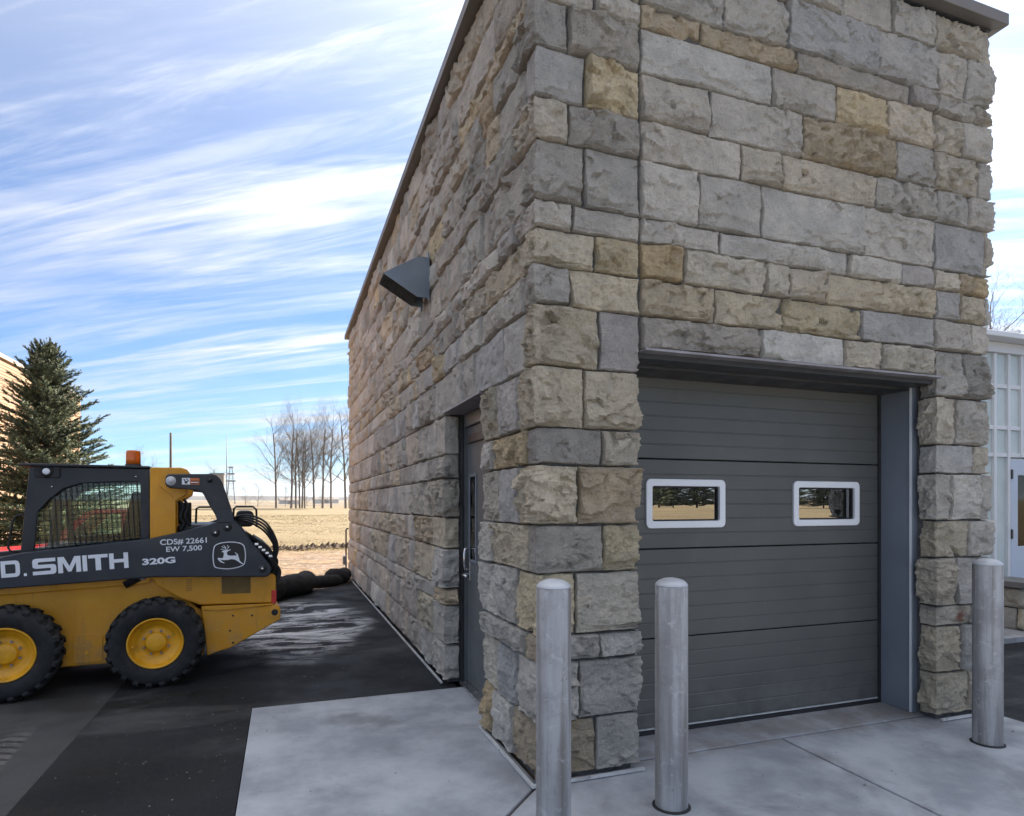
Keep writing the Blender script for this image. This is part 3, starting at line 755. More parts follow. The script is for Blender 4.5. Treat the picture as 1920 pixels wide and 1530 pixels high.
# base flashing
def strip(x0, x1, y0, y1): MB().box(x0, x1, y0, y1, .006, .022).build('base_flashing', 'flashing', B)
strip(-.028, -.012, -.028, v1-.02); strip(-.011, u1+.01, -.028, -.012); strip(u2+.02, u3+.02, -.028, -.012); strip(-.028, -.012, v2, V-.02)
# steel lintel over the garage opening
ln = MB().box(u1+.002, u2-.002, -.045, .20, LZ, LZ+.014); ln.build('lintel', 'lintel_steel', B, bevel=.002)
MB().box(u1-.02, u2+.02, .20, w2+.06, LZ-.045, LZ+.012).build('soffit', 'dark_trim', B)
MB().box(u1+.002, u2-.002, .03, .19, LZ-.03, LZ-.001).build('soffit', 'dark_trim', B)
MB().box(-.02, .30, v1+.003, v2-.003, 2.316, 2.329).build('lintel', 'lintel_steel', B, bevel=.002)
# jamb panels of the garage opening
MB().box(u2-.002, u2+.05, w1+.022, w2+.075, .006, LZ-.002).build('jamb_panel', 'blue_grey_trim', B, bevel=.003)
MB().box(u2-.012, u2-.0025, w1+.03, w1+.042, .008, LZ-.004).build('jamb_edge', 'white_frame', B)
MB().box(u1-.05, u1+.002, w1+.022, w2+.075, .006, LZ-.002).build('jamb_panel', 'blue_grey_trim', B, bevel=.003)
MB().box(u2-.028, u2-.004, w2-.012, w2+.02, .01, LZ-.05).build('weather_strip', 'seal', B)
# overhead door of four ribbed sections
GD = empty('garage_door', (0, w2, 0), 0, B); tag(GD, 'charcoal ribbed overhead garage door')
zs = [.045, .645, 1.246, 1.852, 2.43]
wins = [(.975, 1.612, 1.385, 1.717), (2.217, 2.854, 1.385, 1.717)]
for k in range(4):
    z0, z1 = zs[k]+.004, zs[k+1]-.004; prof = [(0.004, z0), (0.0, z0+.004)]; nr = 6
    for j in range(1, nr):
        zz = z0+(z1-z0)*j/nr; prof += [(0., zz-.0055), (.0032, zz-.0020), (.0032, zz+.0020), (0., zz+.0055)]
    prof += [(0., z1-.004), (.004, z1)]
    m = MB()
    cuts = [u1-.02, u2+.02]
    def skin(a, b):
        vs = []; fs = []
        for (d, zz) in prof: vs += [(a, d, zz), (b, d, zz)]
        n = len(prof)
        for i in range(n-1): fs.append((2*i, 2*i+1, 2*i+3, 2*i+2))
        vs += [(a, .045, z0), (b, .045, z0), (a, .045, z1), (b, .045, z1)]
        q = 2*n; fs += [(q, q+2, q+3, q+1), (0, q, q+1, 1), (2*n-2, 2*n-1, q+3, q+2)]
        m.add(vs, fs)
    if k == 2:
        edges = [u1-.02, wins[0][0]+.02, wins[0][1]-.02, wins[1][0]+.02, wins[1][1]-.02, u2+.02]
        for i in (0, 2, 4): skin(edges[i], edges[i+1])
        keep = prof; zz0, zz1 = z0, z1
        for i in (1, 3):
            for part in (0, 1):
                z0, z1 = (zz0, 1.405) if part == 0 else (1.697, zz1)
                prof = [p for p in keep if z0 <= p[1] <= z1]
                prof = ([(0., z0)] if prof[0][1] > z0+1e-6 else [])+prof+([(0., z1)] if prof[-1][1] < z1-1e-6 else [])
                skin(edges[i], edges[i+1])
        prof, z0, z1 = keep, zz0, zz1
    else: skin(u1-.02, u2+.02)
    m.build('door_panel', 'garage', GD)
for (a, b, c, d) in wins:
    m = MB(); ring(m, rrect(a, b, c, d, .035), rrect(a+.048, b-.048, c+.048, d-.048, .014), -.016, .03)
    m.build('window_frame', 'white_vinyl', GD, bevel=.006, seg=3)
    m = MB(); ring(m, rrect(a+.0485, b-.0485, c+.0485, d-.0485, .013), rrect(a+.058, b-.058, c+.058, d-.058, .008), .004, .028); m.build('window_gasket', 'seal', GD)
    MB().box(a+.05, b-.05, .018, .022, c+.05, d-.05).build('window_pane', 'coated_glass', GD)
MB().box(u1+.0, u2-.03, -.006, .03, .039, .047).build('bottom_rail', 'flashing', GD)
MB().box(u1+.0, u2-.03, -.004, .035, .003, .0385).build('bottom_seal', 'seal', GD)
# side entry door, set back in the left wall
ED = empty('entry_door', (0, 0, 0), 0, B); tag(ED, 'grey-green steel entry door with narrow glass strip')
MB().box(.195, .24, v1+.05, v2-.055, .03, 2.20).build('door_leaf', 'entry_paint', ED, bevel=.002)
fr = MB().box(.165, .30, v2-.05, v2+.04, .0, 2.31).box(.165, .30, v1-.04, v1+.045, .0, 2.31).box(.166, .299, v1+.0455, v2-.0505, 2.205, 2.309)
fr.build('door_frame', 'entry_paint', ED, bevel=.003)
MB().box(.155, .1645, v2-.055, v2-.02, .0, 2.31).build('sealant_joint', 'seal', ED)
MB().box(.12, .30, v1+.05, v2-.055, .006, .028).build('threshold', 'chrome', ED, bevel=.003)
MB().box(.172, .194, v1+.09, v2-.10, 2.06, 2.13).build('door_closer', 'dark_trim', ED, bevel=.004)
zc0, zc1, y0, y1 = 1.06, 1.80, 1.76, 1.97
m = MB().box(.184, .1945, y0, y0+.022, zc0, zc1).box(.184, .1945, y1-.022, y1, zc0, zc1).box(.185, .194, y0+.022, y1-.022, zc0, zc0+.022).box(.185, .194, y0+.022, y1-.022, zc1-.022, zc1)
m.build('lite_frame', 'blue_grey_trim', ED, bevel=.002)
MB().box(.189, .1935, y0+.023, y1-.023, zc0+.023, zc1-.023).build('lite_pane', 'coated_glass', ED)
yh = v2-.12
MB().box(.186, .1945, yh-.03, yh+.03, .90, 1.14).build('lock_plate', 'chrome', ED, bevel=.003)
MB().tube([(.19, yh, .95), (.135, yh, .95), (.128, yh-.02, .95), (.128, yh-.14, .948)], .011, 10).build('lever_handle', 'chrome', ED, smooth=True)
MB().tube([(.188, yh, 1.17), (.150, yh-.012, 1.165), (.142, yh-.02, 1.12), (.142, yh-.02, 1.03), (.150, yh-.012, .995), (.188, yh, .99)], .010, 10).build('pull_handle', 'chrome', ED, smooth=True)
# exhaust hood high on the left wall
VH = empty('vent_hood', (0, 2.68, 0), 0, B); tag(VH, 'blue-grey sheet metal vent hood')
chk = [(.0, 3.877), (-.10, 3.877), (-.43, 3.684), (-.425, 3.674), (-.115, 3.494), (.0, 3.494)]
for yy in (0., .30): MB().prism(chk, yy, yy+.004).build('hood_cheek', 'vent_metal', VH)
top = [(.02, 3.877), (-.10, 3.877), (-.43, 3.684)]
m = MB(); vs = []; fs = []
for a, b in zip(top, top[1:]): m.add([(a[0], .0042, a[1]), (b[0], .0042, b[1]), (b[0], .2998, b[1]), (a[0], .2998, a[1])], [(0, 1, 2, 3)])
o = m.build('hood_top', 'vent_metal', VH); sd = o.modifiers.new('t', 'SOLIDIFY'); sd.thickness = .004
m = MB()
for i in range(15):
    y = .008+.284*i/14; m.tube([(-.418, y, 3.672), (-.118, y, 3.500)], .0022, 4)
for i in range(16):
    t = i/15; m.tube([(-.418+.30*t, .006, 3.674-.174*t), (-.418+.30*t, .294, 3.674-.174*t)], .0022, 4)
m.build('bird_screen', 'black', VH)
MB().box(-.09, -.085, .01, .29, 3.52, 3.86).build('damper_blade', 'black', VH)
MB().box(-.02, -.006, -.03, -.0005, 3.46, 3.91).build('wall_flange', 'vent_metal', VH)
MB().box(-.02, -.006, .305, .335, 3.46, 3.91).build('wall_flange', 'vent_metal', VH)
# service conduit at the far corner
m = MB().tube([(.0, V-.04, 1.02), (-.035, V-.05, 1.02), (-.052, V-.05, .99), (-.052, V-.05, .02)], .016, 8)
m.build('service_pipe', 'dark_trim', B, smooth=True)
MB().box(-.12, -.04, V-.12, V-.0, .26, .44).build('meter_box', 'steel_galv', B, bevel=.01)

# ------------------------------------------------------------------ bollards
def bollard(x, y, label, h=1.16, r=.083):
    e_ = empty('bollard', (x, y, 0)); tag(e_, label, 'bollard', 'galvanised pipe bollards guarding the garage door')
    MB().lathe([(r-.004, -.02), (r, 0), (r, h-.045), (r-.001, h-.043)], 40).build('pipe', 'galv', e_, smooth=True).data.polygons.foreach_set('use_smooth', [True]*0 or [True]*(40*3+2))
    prof = [(r-.0005, h-.0425)]+[(r*math.cos(a), h-.0425+.042*math.sin(a)) for a in np.linspace(.12, 1.45, 8)]
    MB().lathe(prof, 40).build('cap', 'cap_steel', e_, smooth=True)
    MB().lathe([(r+.014, -.01), (r+.014, .003), (r+.006, .008), (r-.002, .009)], 32).build('sealant_ring', 'seal', e_, smooth=True)
bollard(-.088, -.455, 'scuffed steel bollard standing before the stone corner beside the side door', 1.195)
bollard(.578, -.437, 'scuffed steel bollard standing before the left edge of the garage door', 1.172)
bollard(2.998, -.40, 'scratched steel bollard standing before the right stone pier', 1.197)

# ------------------------------------------------------------------ skid steer loader
SL = empty('skid_steer_loader', (-2.312, 2.811, -.008), R(4.44))
tag(SL, 'yellow and dark blue skid steer loader lettered D. SMITH with amber beacon', 'loader')
def wheel(x, y, flip):
    w = empty('wheel', (x, y, .377), math.pi if flip else 0., SL)
    prof = [(.206, .050), (.216, .024), (.25, .006), (.30, .000), (.335, .010), (.350, .036), (.353, .125), (.350, .214), (.335, .24), (.30, .25), (.25, .244), (.206, .20)]
    m = MB().lathe(prof+[prof[0]], 56, 'y', caps=False); nl = 22
    for side in (0, 1):
        for k in range(nl):
            a = 2*math.pi*(k+.5*side)/nl
            ys = (.003, .135) if side == 0 else (.247, .115)
            th = ((a-.062, a+.062), (a+.15-.05, a+.15+.05))
            vs = []
            for (yy, (t0, t1), ro) in ((ys[0], th[0], .352), (ys[0]+(.020 if side == 0 else -.020), th[0], .374), (ys[1], th[1], .377)):
                for t in (t0, t1): vs.append((ro*math.cos(t), yy, ro*math.sin(t)))
            for (yy, (t0, t1), ro) in ((ys[0]+(.006 if side == 0 else -.006), th[0], .322), (ys[1], th[1], .345)):
                for t in (t0, t1): vs.append((ro*math.cos(t), yy, ro*math.sin(t)))
            m.add(vs, [(0, 1, 3, 2), (2, 3, 5, 4), (0, 6, 7, 1), (4, 5, 9, 8), (0, 2, 4, 8, 6), (1, 7, 9, 5, 3), (6, 8, 9, 7)])
    t = m.build('tyre', 'tyre', w, bevel=.004, seg=1)
    t.data.polygons.foreach_set('use_smooth', [p.index < 56*12 for p in t.data.polygons])
    r = MB().lathe([(.216, .045), (.214, .020), (.204, .016), (.196, .030), (.188, .060), (.172, .078), (.150, .082), (.146, .092), (.118, .094), (.082, .090), (.078, .070), (.070, .066), (.02, .064), (.001, .064)], 48, 'y', caps=False)
    r.build('rim', 'rim_yellow', w, smooth=True)
    for k in range(8):
        a = 2*math.pi*(k+.5)/8
        MB().lathe([(.010, .074), (.010, .090), (.006, .092)], 6, 'y', (.1*math.cos(a), 0, .1*math.sin(a))).build('wheel_bolt', 'lintel_steel', w)
    MB().lathe([(.012, .052), (.012, .064), (.005, .066)], 10, 'y', (-.172, 0, -.02)).build('valve_boss', 'rim_yellow', w)
for x in (0., -1.036):
    wheel(x, 0., False); wheel(x, 1.50, True)
P_ = lambda name, poly, y0, y1, mat, par=SL, bevel=.006: MB().prism(poly, y0, y1).build(name, mat, par, bevel=bevel)
hull = P_('chassis', [(-1.52, .26), (-1.36, .19), (.36, .19), (.40, .56), (.31, .62), (-.02, .935), (-.9, .915), (-1.52, .74)], .27, 1.23, 'yellow_paint', bevel=.014)
P_('side_rail', [(-1.47, .805), (-.075, .862), (-.05, .905), (-.05, .925), (-1.47, .885)], .225, .2695, 'yellow_paint', hull, .01)
P_('access_panel', rrect(-.63, -.415, .215, .455, .03), .264, .2698, 'yellow_paint', hull, .003)
MB().lathe([(.014, -.006), (.014, .0), (.008, .002)], 12, 'y', (-.53, .262, .30)).build('panel_bolt', 'rim_yellow', hull)
eng = P_('engine_housing', [(-.045, .93), (.945, .905), (.968, .88), (.968, .635), (.33, .655), (.18, .72), (-.01, .85)], .20, 1.30, 'yellow_paint', bevel=.012)
MB().prism([(.506, .745), (.748, .738), (.748, .885), (.506, .895)], .196, .1998).build('side_grille', plain('worn_brown_panel', (.17, .10, .018), .6, 0, .2, 8).m, eng)
for i in range(7):
    for j in range(3):
        z = .785+.016*i; x = .220+.016*j+.004*(i % 2)
        MB().prism([(x, z), (x+.012, z+.006), (x+.012, z+.010), (x, z+.004)], .1975, .1998).build('vent_slot', 'decal_black', eng)
P_('rear_bumper', [(.34, .642), (.86, .612), (.965, .618), (1.006, .585), (1.006, .48), (.575, .252), (.50, .235), (.39, .20), (.37, .40)], .18, 1.32, 'yellow_paint', bevel=.010)
bm = [o for o in SL.children if o.name.startswith('rear_bumper')][0]
P_('bumper_fold', [(.36, .648), (.94, .635), (.94, .622), (.70, .608), (.50, .600), (.36, .612)], .168, .1798, 'yellow_paint', bm, .004)
m = MB().lathe([(.030, -.004), (.046, -.004), (.046, .02), (.030, .02), (.030, -.004)], 24, 'y', (.955, .172, .55), caps=False); m.build('tie_down_ring', 'yellow_paint', bm)
MB().lathe([(.030, .0), (.029, .004)], 20, 'y', (.955, .1735, .55)).build('tie_down_hole', 'decal_black', bm)
for (x, z) in ((.60, .545), (.76, .535), (.575, .41), (.60, .30)):
    MB().lathe([(.009, -.002), (.009, .001)], 10, 'y', (x, .178, z)).build('bolt_hole', 'decal_black', bm)
for yy in (.197, 1.24): MB().box(.925, .972, yy, yy+.07, .63, .755).build('tail_light', 'red_lens', eng, bevel=.006)
hood = P_('engine_hood', [(.14, .90), (.14, 1.375), (.42, 1.37), (.62, 1.33), (.86, 1.18), (.955, .98), (.955, .90)], .32, 1.18, 'cab_paint', bevel=.03)
# lift arms, rear links, towers on both sides
arm = [(-1.071, 1.138), (-.946, 1.166), (-.055, 1.259), (.156, 1.307), (.413, 1.377), (.52, 1.42), (.60, 1.425), (.67, 1.352), (.771, 1.196), (.912, 1.0), (.922, .965), (.915, .925), (.894, .900), (.86, .892), (0., .932), (-.474, .911), (-1.071, .889), (-1.42, .84), (-1.66, .74), (-1.86, .50), (-1.98, .22), (-2.16, .22), (-2.16, .46), (-2.02, .80), (-1.75, 1.03), (-1.45, 1.10)]
link_ = [(.067, 1.77), (.072, 1.795), (.092, 1.813), (.43, 1.822), (.468, 1.808), (.498, 1.775), (.519, 1.732), (.587, 1.516), (.612, 1.395), (.484, 1.385), (.453, 1.464), (.41, 1.542), (.365, 1.635), (.345, 1.66), (.306, 1.676), (.201, 1.686), (.10, 1.694), (.075, 1.71), (.067, 1.735)]
tower = [(-.058, .90), (-.058, 1.863), (-.04, 1.874), (.182, 1.878), (.225, 1.862), (.248, 1.831), (.235, 1.70), (.224, 1.641), (.150, 1.595), (.14, 1.575), (.14, .90)]
tplate = [(.031, 1.872), (.013, 1.788), (.013, 1.712), (.114, 1.627), (.132, 1.578), (.215, 1.636), (.228, 1.70), (.242, 1.831), (.18, 1.872)]
for side in (0, 1):
    f = (lambda a, b: (a, b)) if side == 0 else (lambda a, b: (1.5-b, 1.5-a))
    tw = P_('arm_tower', tower, *f(.205, .325), 'yellow_paint')
    P_('pivot_plate', tplate, *f(.188, .2045), 'yellow_paint', tw, .004)
    la = P_('lift_arm', arm, *f(.08, .185), 'navy_paint', bevel=.010)
    lk = P_('rear_link', link_, *f(.085, .165), 'link_paint', bevel=.008)
    P_('link_bracket', [(.449, 1.504), (.590, 1.500), (.612, 1.392), (.474, 1.392)], *f(.070, .0845), 'navy_paint', lk, .004)
    def pin(x, z, r, par, mat='lintel_steel', y=.08, name='pivot_pin'):
        pr = [(r, 0.), (r, -.008), (r*.8, -.013), (r*.45, -.014), (r*.42, -.017), (.001, -.018)]
        if side: pr = [(a, -b) for a, b in pr]
        MB().lathe(pr, 24, 'y', (x, y if side == 0 else 1.5-y, z)).build(name, mat, par, smooth=True)
    pin(.111, 1.754, .040, lk, 'cap_steel', .085); pin(.414, 1.765, .022, lk, 'decal_black', .0855, 'link_hole')
    for x, z in ((.458, 1.301), (.554, 1.349), (.843, .969)): pin(x, z, .036, la, 'link_paint', .0799); pin(x, z, .012, la, 'chrome', .068, 'pin_head')
    if side == 0: LA, LK = la, lk
    # lift cylinder between chassis and arm
    yy = .235 if side == 0 else 1.265
    cy = MB().tube([(-.25, yy, .86), (.40, yy, 1.22)], .035, 12); cy.build('lift_cylinder', 'cab_paint', SL, smooth=True)
P_('cross_tube', [(.46, 1.30), (.56, 1.30), (.56, 1.38), (.46, 1.38)], .19, 1.31, 'navy_paint')
P_('arm_cross_member', [(-2.10, .55), (-1.98, .50), (-1.93, .60), (-2.04, .66)], .19, 1.31, 'navy_paint')
bk = [(-2.17, .50), (-2.15, .10), (-2.22, .02), (-2.85, .0), (-2.90, .012), (-2.30, .05), (-2.24, .12), (-2.27, .48), (-2.35, .53)]
bu = P_('bucket', [(x, z+.012) for x, z in bk], -.10, 1.60, 'link_paint', bevel=.004)
for yy in (-.115, 1.602): P_('bucket_side', [(-2.17, .51), (-2.15, .11), (-2.22, .03), (-2.86, .012), (-2.36, .545)], yy, yy+.013, 'link_paint', bu, .002)
# decals on the near lift arm
def decal(body, x, z, w, h, rot, name='lettering', par=None, bold=.0, y=.0795, mat='decal_white'):
    me = text_mesh(body, w, h, .0015, bold); o = link(name, me, mat, par or LA, (x, y, z)); o.rotation_euler = (0, -rot, 0); return o
def block_letters():
    T_ = [(0, 1), (1, 1), (1, .78), (.64, .78), (.64, 0), (.36, 0), (.36, .78), (0, .78)]
    H_ = [(0, 0), (0, 1), (.24, 1), (.24, .61), (.76, .61), (.76, 1), (1, 1), (1, 0), (.76, 0), (.76, .39), (.24, .39), (.24, 0)]
    S_ = [(0, 0), (0, .22), (.73, .22), (.77, .26), (.77, .35), (.73, .39), (.14, .39), (.04, .43), (0, .52), (0, .86), (.05, .96), (.14, 1), (.98, 1), (.98, .78), (.27, .78), (.23, .74), (.23, .65), (.27, .61), (.86, .61), (.96, .57), (1, .48), (1, .14), (.95, .04), (.86, 0)]
    M_ = [(0, 0), (0, 1), (.27, 1), (.5, .40), (.73, 1), (1, 1), (1, 0), (.79, 0), (.79, .64), (.57, .06), (.43, .06), (.21, .64), (.21, 0)]
    I_ = [(0, 0), (1, 0), (1, 1), (0, 1)]
    W_, Hh = .862, .130
    def xf(p, a, b, sc=1.): return [((a+(b-a)*x)*W_, z*Hh*sc) for x, z in p]
    o_ = []
    m = MB(); ring(m, xf([(0, 0), (.80, 0), (.93, .06), (1, .22), (1, .78), (.93, .94), (.80, 1), (0, 1)], 0, .141), xf([(.23, .22), (.70, .22), (.755, .25), (.77, .32), (.77, .68), (.755, .75), (.70, .78), (.23, .78)], 0, .141), 0, .0015)
    for p, a, b, sc in ((I_, .168, .190, .17), (S_, .236, .417, 1), (M_, .431, .611, 1), (I_, .625, .661, 1), (T_, .672, .830, 1), (H_, .842, 1., 1)): m.prism(xf(p, a, b, sc), 0, .0015)
    o = m.build('lettering', 'decal_white', LA, (-1.062, .0782, .976)); o.rotation_euler = (0, -R(3.0), 0)
block_letters()
decal('320G', -.102, 1.037, .248, .055, R(2.6), bold=.04)
decal('CDS# 22661', .030, 1.199, .360, .053, R(1.9), bold=.015)
decal('EW 7,500', .076, 1.137, .276, .052, R(1.6), bold=.015)
# badge: rounded shield with a leaping deer
def Zp(pts):  # badge coordinates: photo units to metres on the arm face
    return [(.57+(x-1040)*.000785, 1.097-(z-1200)*.000845) for x, z in pts]
def spline(pts, n=6):
    out = []; k = len(pts)
    for i in range(k):
        p0, p1, p2, p3 = (np.array(pts[(i+j-1) % k], float) for j in range(4))
        for t in np.linspace(0, 1, n, endpoint=False):
            out.append(tuple(.5*((2*p1)+(-p0+p2)*t+(2*p0-5*p1+4*p2-p3)*t*t+(-p0+3*p1-3*p2+p3)*t**3)))
    return out
sh = spline([(868, 1200), (875, 1125), (893, 1086), (950, 1062), (1040, 1053), (1130, 1062), (1182, 1084), (1202, 1120), (1213, 1200), (1206, 1270), (1190, 1305), (1130, 1330), (1035, 1343), (945, 1335), (890, 1318), (874, 1275)])
MB().prism(Zp(sh), .0785, .0798).build('badge_rim', 'decal_white', LA)
c0 = (1040, 1200); MB().prism(Zp([(c0[0]+(x-c0[0])*.945, c0[1]+(z-c0[1])*.937) for x, z in sh]), .0772, .0784).build('badge_field', 'decal_black', LA)
deer = [(917, 1226), (924, 1220), (972, 1226), (980, 1200), (984, 1168), (962, 1160), (964, 1150), (988, 1142), (1004, 1138), (1022, 1142), (1052, 1134), (1054, 1140), (1030, 1152), (1016, 1162), (1014, 1180), (1024, 1196), (1060, 1202), (1098, 1200), (1114, 1204), (1116, 1192), (1096, 1170), (1099, 1166), (1130, 1190), (1132, 1206), (1140, 1230), (1146, 1254), (1166, 1276), (1186, 1290), (1180, 1297), (1154, 1284), (1126, 1262), (1096, 1244), (1060, 1238), (1024, 1246), (990, 1246), (966, 1244), (946, 1236), (960, 1256), (990, 1274), (987, 1280), (950, 1266), (926, 1242)]
MB().prism(Zp(deer), .0760, .0771).build('leaping_deer', 'decal_white', LA)
m = MB()
for pl in ([(1004, 1140), (1000, 1118), (986, 1100), (982, 1090)], [(1000, 1120), (976, 1112), (960, 1100)], [(990, 1134), (968, 1130), (950, 1132)], [(1012, 1138), (1026, 1120), (1028, 1104), (1018, 1090)], [(1026, 1116), (1040, 1106)], [(1002, 1126), (1004, 1104)]):
    for a, b in zip(pl, pl[1:]):
        a, b = np.array(a, float), np.array(b, float); t = (b-a)/np.hypot(*(b-a)); nrm = np.array([-t[1], t[0]])*3.2
        m.prism(Zp([tuple(a+nrm), tuple(b+nrm*.8), tuple(b-nrm*.8), tuple(a-nrm)]), .0761, .07705)
m.build('deer_antlers', 'decal_white', LA)
MB().box(.195, .257, .0835, .0848, 1.725, 1.782).build('warning_label', 'decal_white', LK)
MB().box(.258, .330, .0835, .0848, 1.725, 1.782).build('warning_label', 'decal_orange', LK)
MB().prism([(.205, 1.772), (.213, 1.774), (.226, 1.752), (.245, 1.765), (.250, 1.760), (.234, 1.742), (.240, 1.732), (.215, 1.734), (.217, 1.748)], .0825, .0834).build('warning_pictogram', 'decal_black', LK)
MB().lathe([(.006, 0), (.006, .0008)], 10, 'y', (.234, .0825, 1.770)).build('warning_pictogram', 'decal_black', LK)
for z, mt, w in ((1.757, 'decal_black', .066), (1.744, 'decal_white', .060), (1.734, 'decal_black', .064)):
    MB().box(.262, .262+w, .0825, .0834, z-.004, z+.003).build('warning_line', mt, LK)
# cab
CB = empty('cab', (0, 0, 0), 0, SL)
inn = [(-.905, 1.12), (-.880, 1.488), (-.802, 1.590), (-.701, 1.684), (-.58, 1.731), (-.35, 1.745), (-.155, 1.751), (-.140, 1.735), (-.138, 1.12)]
out_ = [(-1.005, 1.02), (-.968, 1.50), (-.952, 1.66), (-.935, 1.862), (-.58, 1.866), (-.35, 1.866), (-.15, 1.866), (-.072, 1.866), (-.072, 1.02)]
for yy in (.30, 1.165):
    m = MB(); ring(m, out_, inn, yy, yy+.035); m.build('side_panel', 'cab_paint', CB, bevel=.006)
    m = MB(); yb = yy+.040 if yy < 1 else yy-.006
    for i in range(20): x = -.90+.0405*i; m.tube([(x+.035, yb, 1.08), (x-.005, yb, 1.76)], .0034, 4)
    for i in range(17): z = 1.10+.0405*i; m.tube([(-.93, yb+.004, z-.012), (-.10, yb+.004, z+.016)], .0034, 4)
    m.build('window_guard', 'black', CB)
    MB().box(-.90, -.13, yb+.020, yb+.024, 1.03, 1.76).build('side_window', 'cab_glass', CB)
rf_ = P_('roof', [(-1.01, 1.868), (-.99, 1.892), (-.065, 1.888), (-.060, 1.868)], .27, 1.23, 'cab_paint', CB, .006)
P_('floor', [(-1.0, 1.0), (-.08, 1.0), (-.08, 1.02), (-1.0, 1.02)], .336, 1.164, 'black', CB, 0)
MB().box(-.10, -.075, .336, .42, 1.021, 1.865).box(-.10, -.075, 1.08, 1.164, 1.021, 1.865).box(-.10, -.075, .4201, 1.0799, 1.021, 1.22).box(-.10, -.075, .4201, 1.0799, 1.74, 1.865).build('rear_panel', 'cab_paint', CB)
MB().box(-.092, -.088, .42, 1.08, 1.22, 1.74).build('rear_window', 'cab_glass', CB)
MB().prism([(-.985, 1.03), (-.960, 1.03), (-.905, 1.862), (-.930, 1.862)], .336, .38).build('door_post', 'cab_paint', CB)
MB().prism([(-.985, 1.03), (-.960, 1.03), (-.905, 1.862), (-.930, 1.862)], 1.12, 1.164).build('door_post', 'cab_paint', CB)
st = P_('seat', [(-.55, 1.10), (-.22, 1.06), (-.20, 1.16), (-.30, 1.20), (-.55, 1.21)], .52, .98, 'cloth_black', CB, .03)
P_('backrest', [(-.34, 1.19), (-.22, 1.17), (-.15, 1.50), (-.16, 1.66), (-.235, 1.67), (-.27, 1.50)], .54, .96, 'cloth_black', st, .03)
for yy in (.50, 1.0): MB().tube([(-.62, yy, 1.05), (-.66, yy, 1.25), (-.70, yy, 1.36)], .018, 8).build('joystick', 'black', CB, smooth=True)
MB().tube([(-.62, .46, 1.25), (-.30, .46, 1.27)], .03, 8).build('armrest', 'black', CB, smooth=True)
MB().tube([(-.70, .44, 1.60), (-.66, .44, 1.20), (-.64, .44, 1.05)], .02, 8).build('lap_bar', 'black', CB, smooth=True)
bz = MB().lathe([(.052, -.01), (.058, 0), (.058, .028), (.05, .034)], 24, 'y', (-.815, .298, 1.828)); bz.build('work_light', 'black', CB, smooth=True)
MB().lathe([(.026, .0), (.027, -.008), (.018, -.012), (.001, -.013)], 24, 'y', (-.815, .287, 1.826)).build('work_light_lens', 'decal_white', CB, smooth=True)
P_('light_pod', rrect(-.90, -.72, 1.775, 1.866, .02), .2885, .2998, 'black', CB, .004)
for x, z in ((-.78, 1.70), (-.175, 1.795)): MB().lathe([(.007, 0), (.005, -.006), (.001, -.007)], 10, 'y', (x, .2995, z)).build('rivet', 'chrome', CB)
MB().tube([(-.965, .31, 1.47), (-1.02, .30, 1.46), (-1.045, .30, 1.42), (-1.075, .30, 1.20), (-1.06, .30, 1.17), (-.99, .31, 1.16)], .009, 8).build('grab_handle', 'black', CB, smooth=True)
bc = MB().lathe([(.062, 1.890), (.064, 1.900), (.064, 1.912)], 28, 'z', (-.217, .50, 0)); bc.build('beacon_base', 'black', CB, smooth=True)
MB().lathe([(.058, 1.913), (.059, 1.955), (.0575, 2.02), (.052, 2.034), (.03, 2.038), (.001, 2.039)], 28, 'z', (-.217, .50, 0)).build('beacon', 'amber', CB, smooth=True)
# engine bay clutter, hoses, exhaust
rng2 = random.Random(5)
def hose(pts, r, mat='rubber_hose'):
    out = []; P4 = [Vector(p) for p in pts]
    for i in range(len(P4)-1):
        p0, p1, p2, p3 = P4[max(i-1, 0)], P4[i], P4[i+1], P4[min(i+2, len(P4)-1)]
        for t in np.linspace(0, 1, 7, endpoint=False):
            out.append(.5*((2*p1)+(p2-p0)*t+(2*p0-5*p1+4*p2-p3)*t*t+(3*p1-p0-3*p2+p3)*t**3))
    out.append(P4[-1]); MB().tube(out, r, 8).build('hydraulic_hose', mat, SL, smooth=True)
for k in range(4):
    o = .03*k
    hose([(.60, .25+o, 1.43-.01*k), (.72, .22+o, 1.455-.02*k), (.86, .20+o, 1.40-.03*k), (.945, .20+o, 1.28-.03*k), (.985-.01*k, .21+o, 1.14), (.95, .24+o, 1.0)], .0095)
for k in range(7):
    a = rng2.uniform(0, 1); x = .76+.2*a; z = 1.26-.26*a
    hose([(x-.14, .21+.02*k, z+.05), (x-.04, .19+.015*k, z+.02), (x+.05, .20+.02*k, z-.09), (x+.02, .25, z-.20)], .020)
for k in range(5): MB().lathe([(.010, -.02), (.016, -.016), (.016, .012), (.010, .016)], 8, 'x', (.80+.03*k, .185, 1.18-.028*k)).build('hose_fitting', 'chrome', SL)
P_('rear_grille', [(.80, 1.24), (.90, 1.17), (.995, 1.03), (.985, .93), (.92, .925), (.80, 1.05)], .235, 1.26, 'black', bevel=.02)
MB().lathe([(.05, -.1), (.055, -.09), (.055, .09), (.05, .1)], 20, 'z', (.20, .40, 1.47)).build('air_filter', 'black', SL, smooth=True)
hose([(.16, .30, 1.58), (.19, .28, 1.52), (.17, .26, 1.44), (.20, .27, 1.38), (.17, .28, 1.32)], .016)
hose([(.20, .30, 1.60), (.23, .27, 1.53), (.21, .25, 1.45), (.25, .28, 1.36)], .012)
P_('muffler', rrect(.635, .79, 1.335, 1.49, .045), .55, 1.0, 'black', bevel=.015)
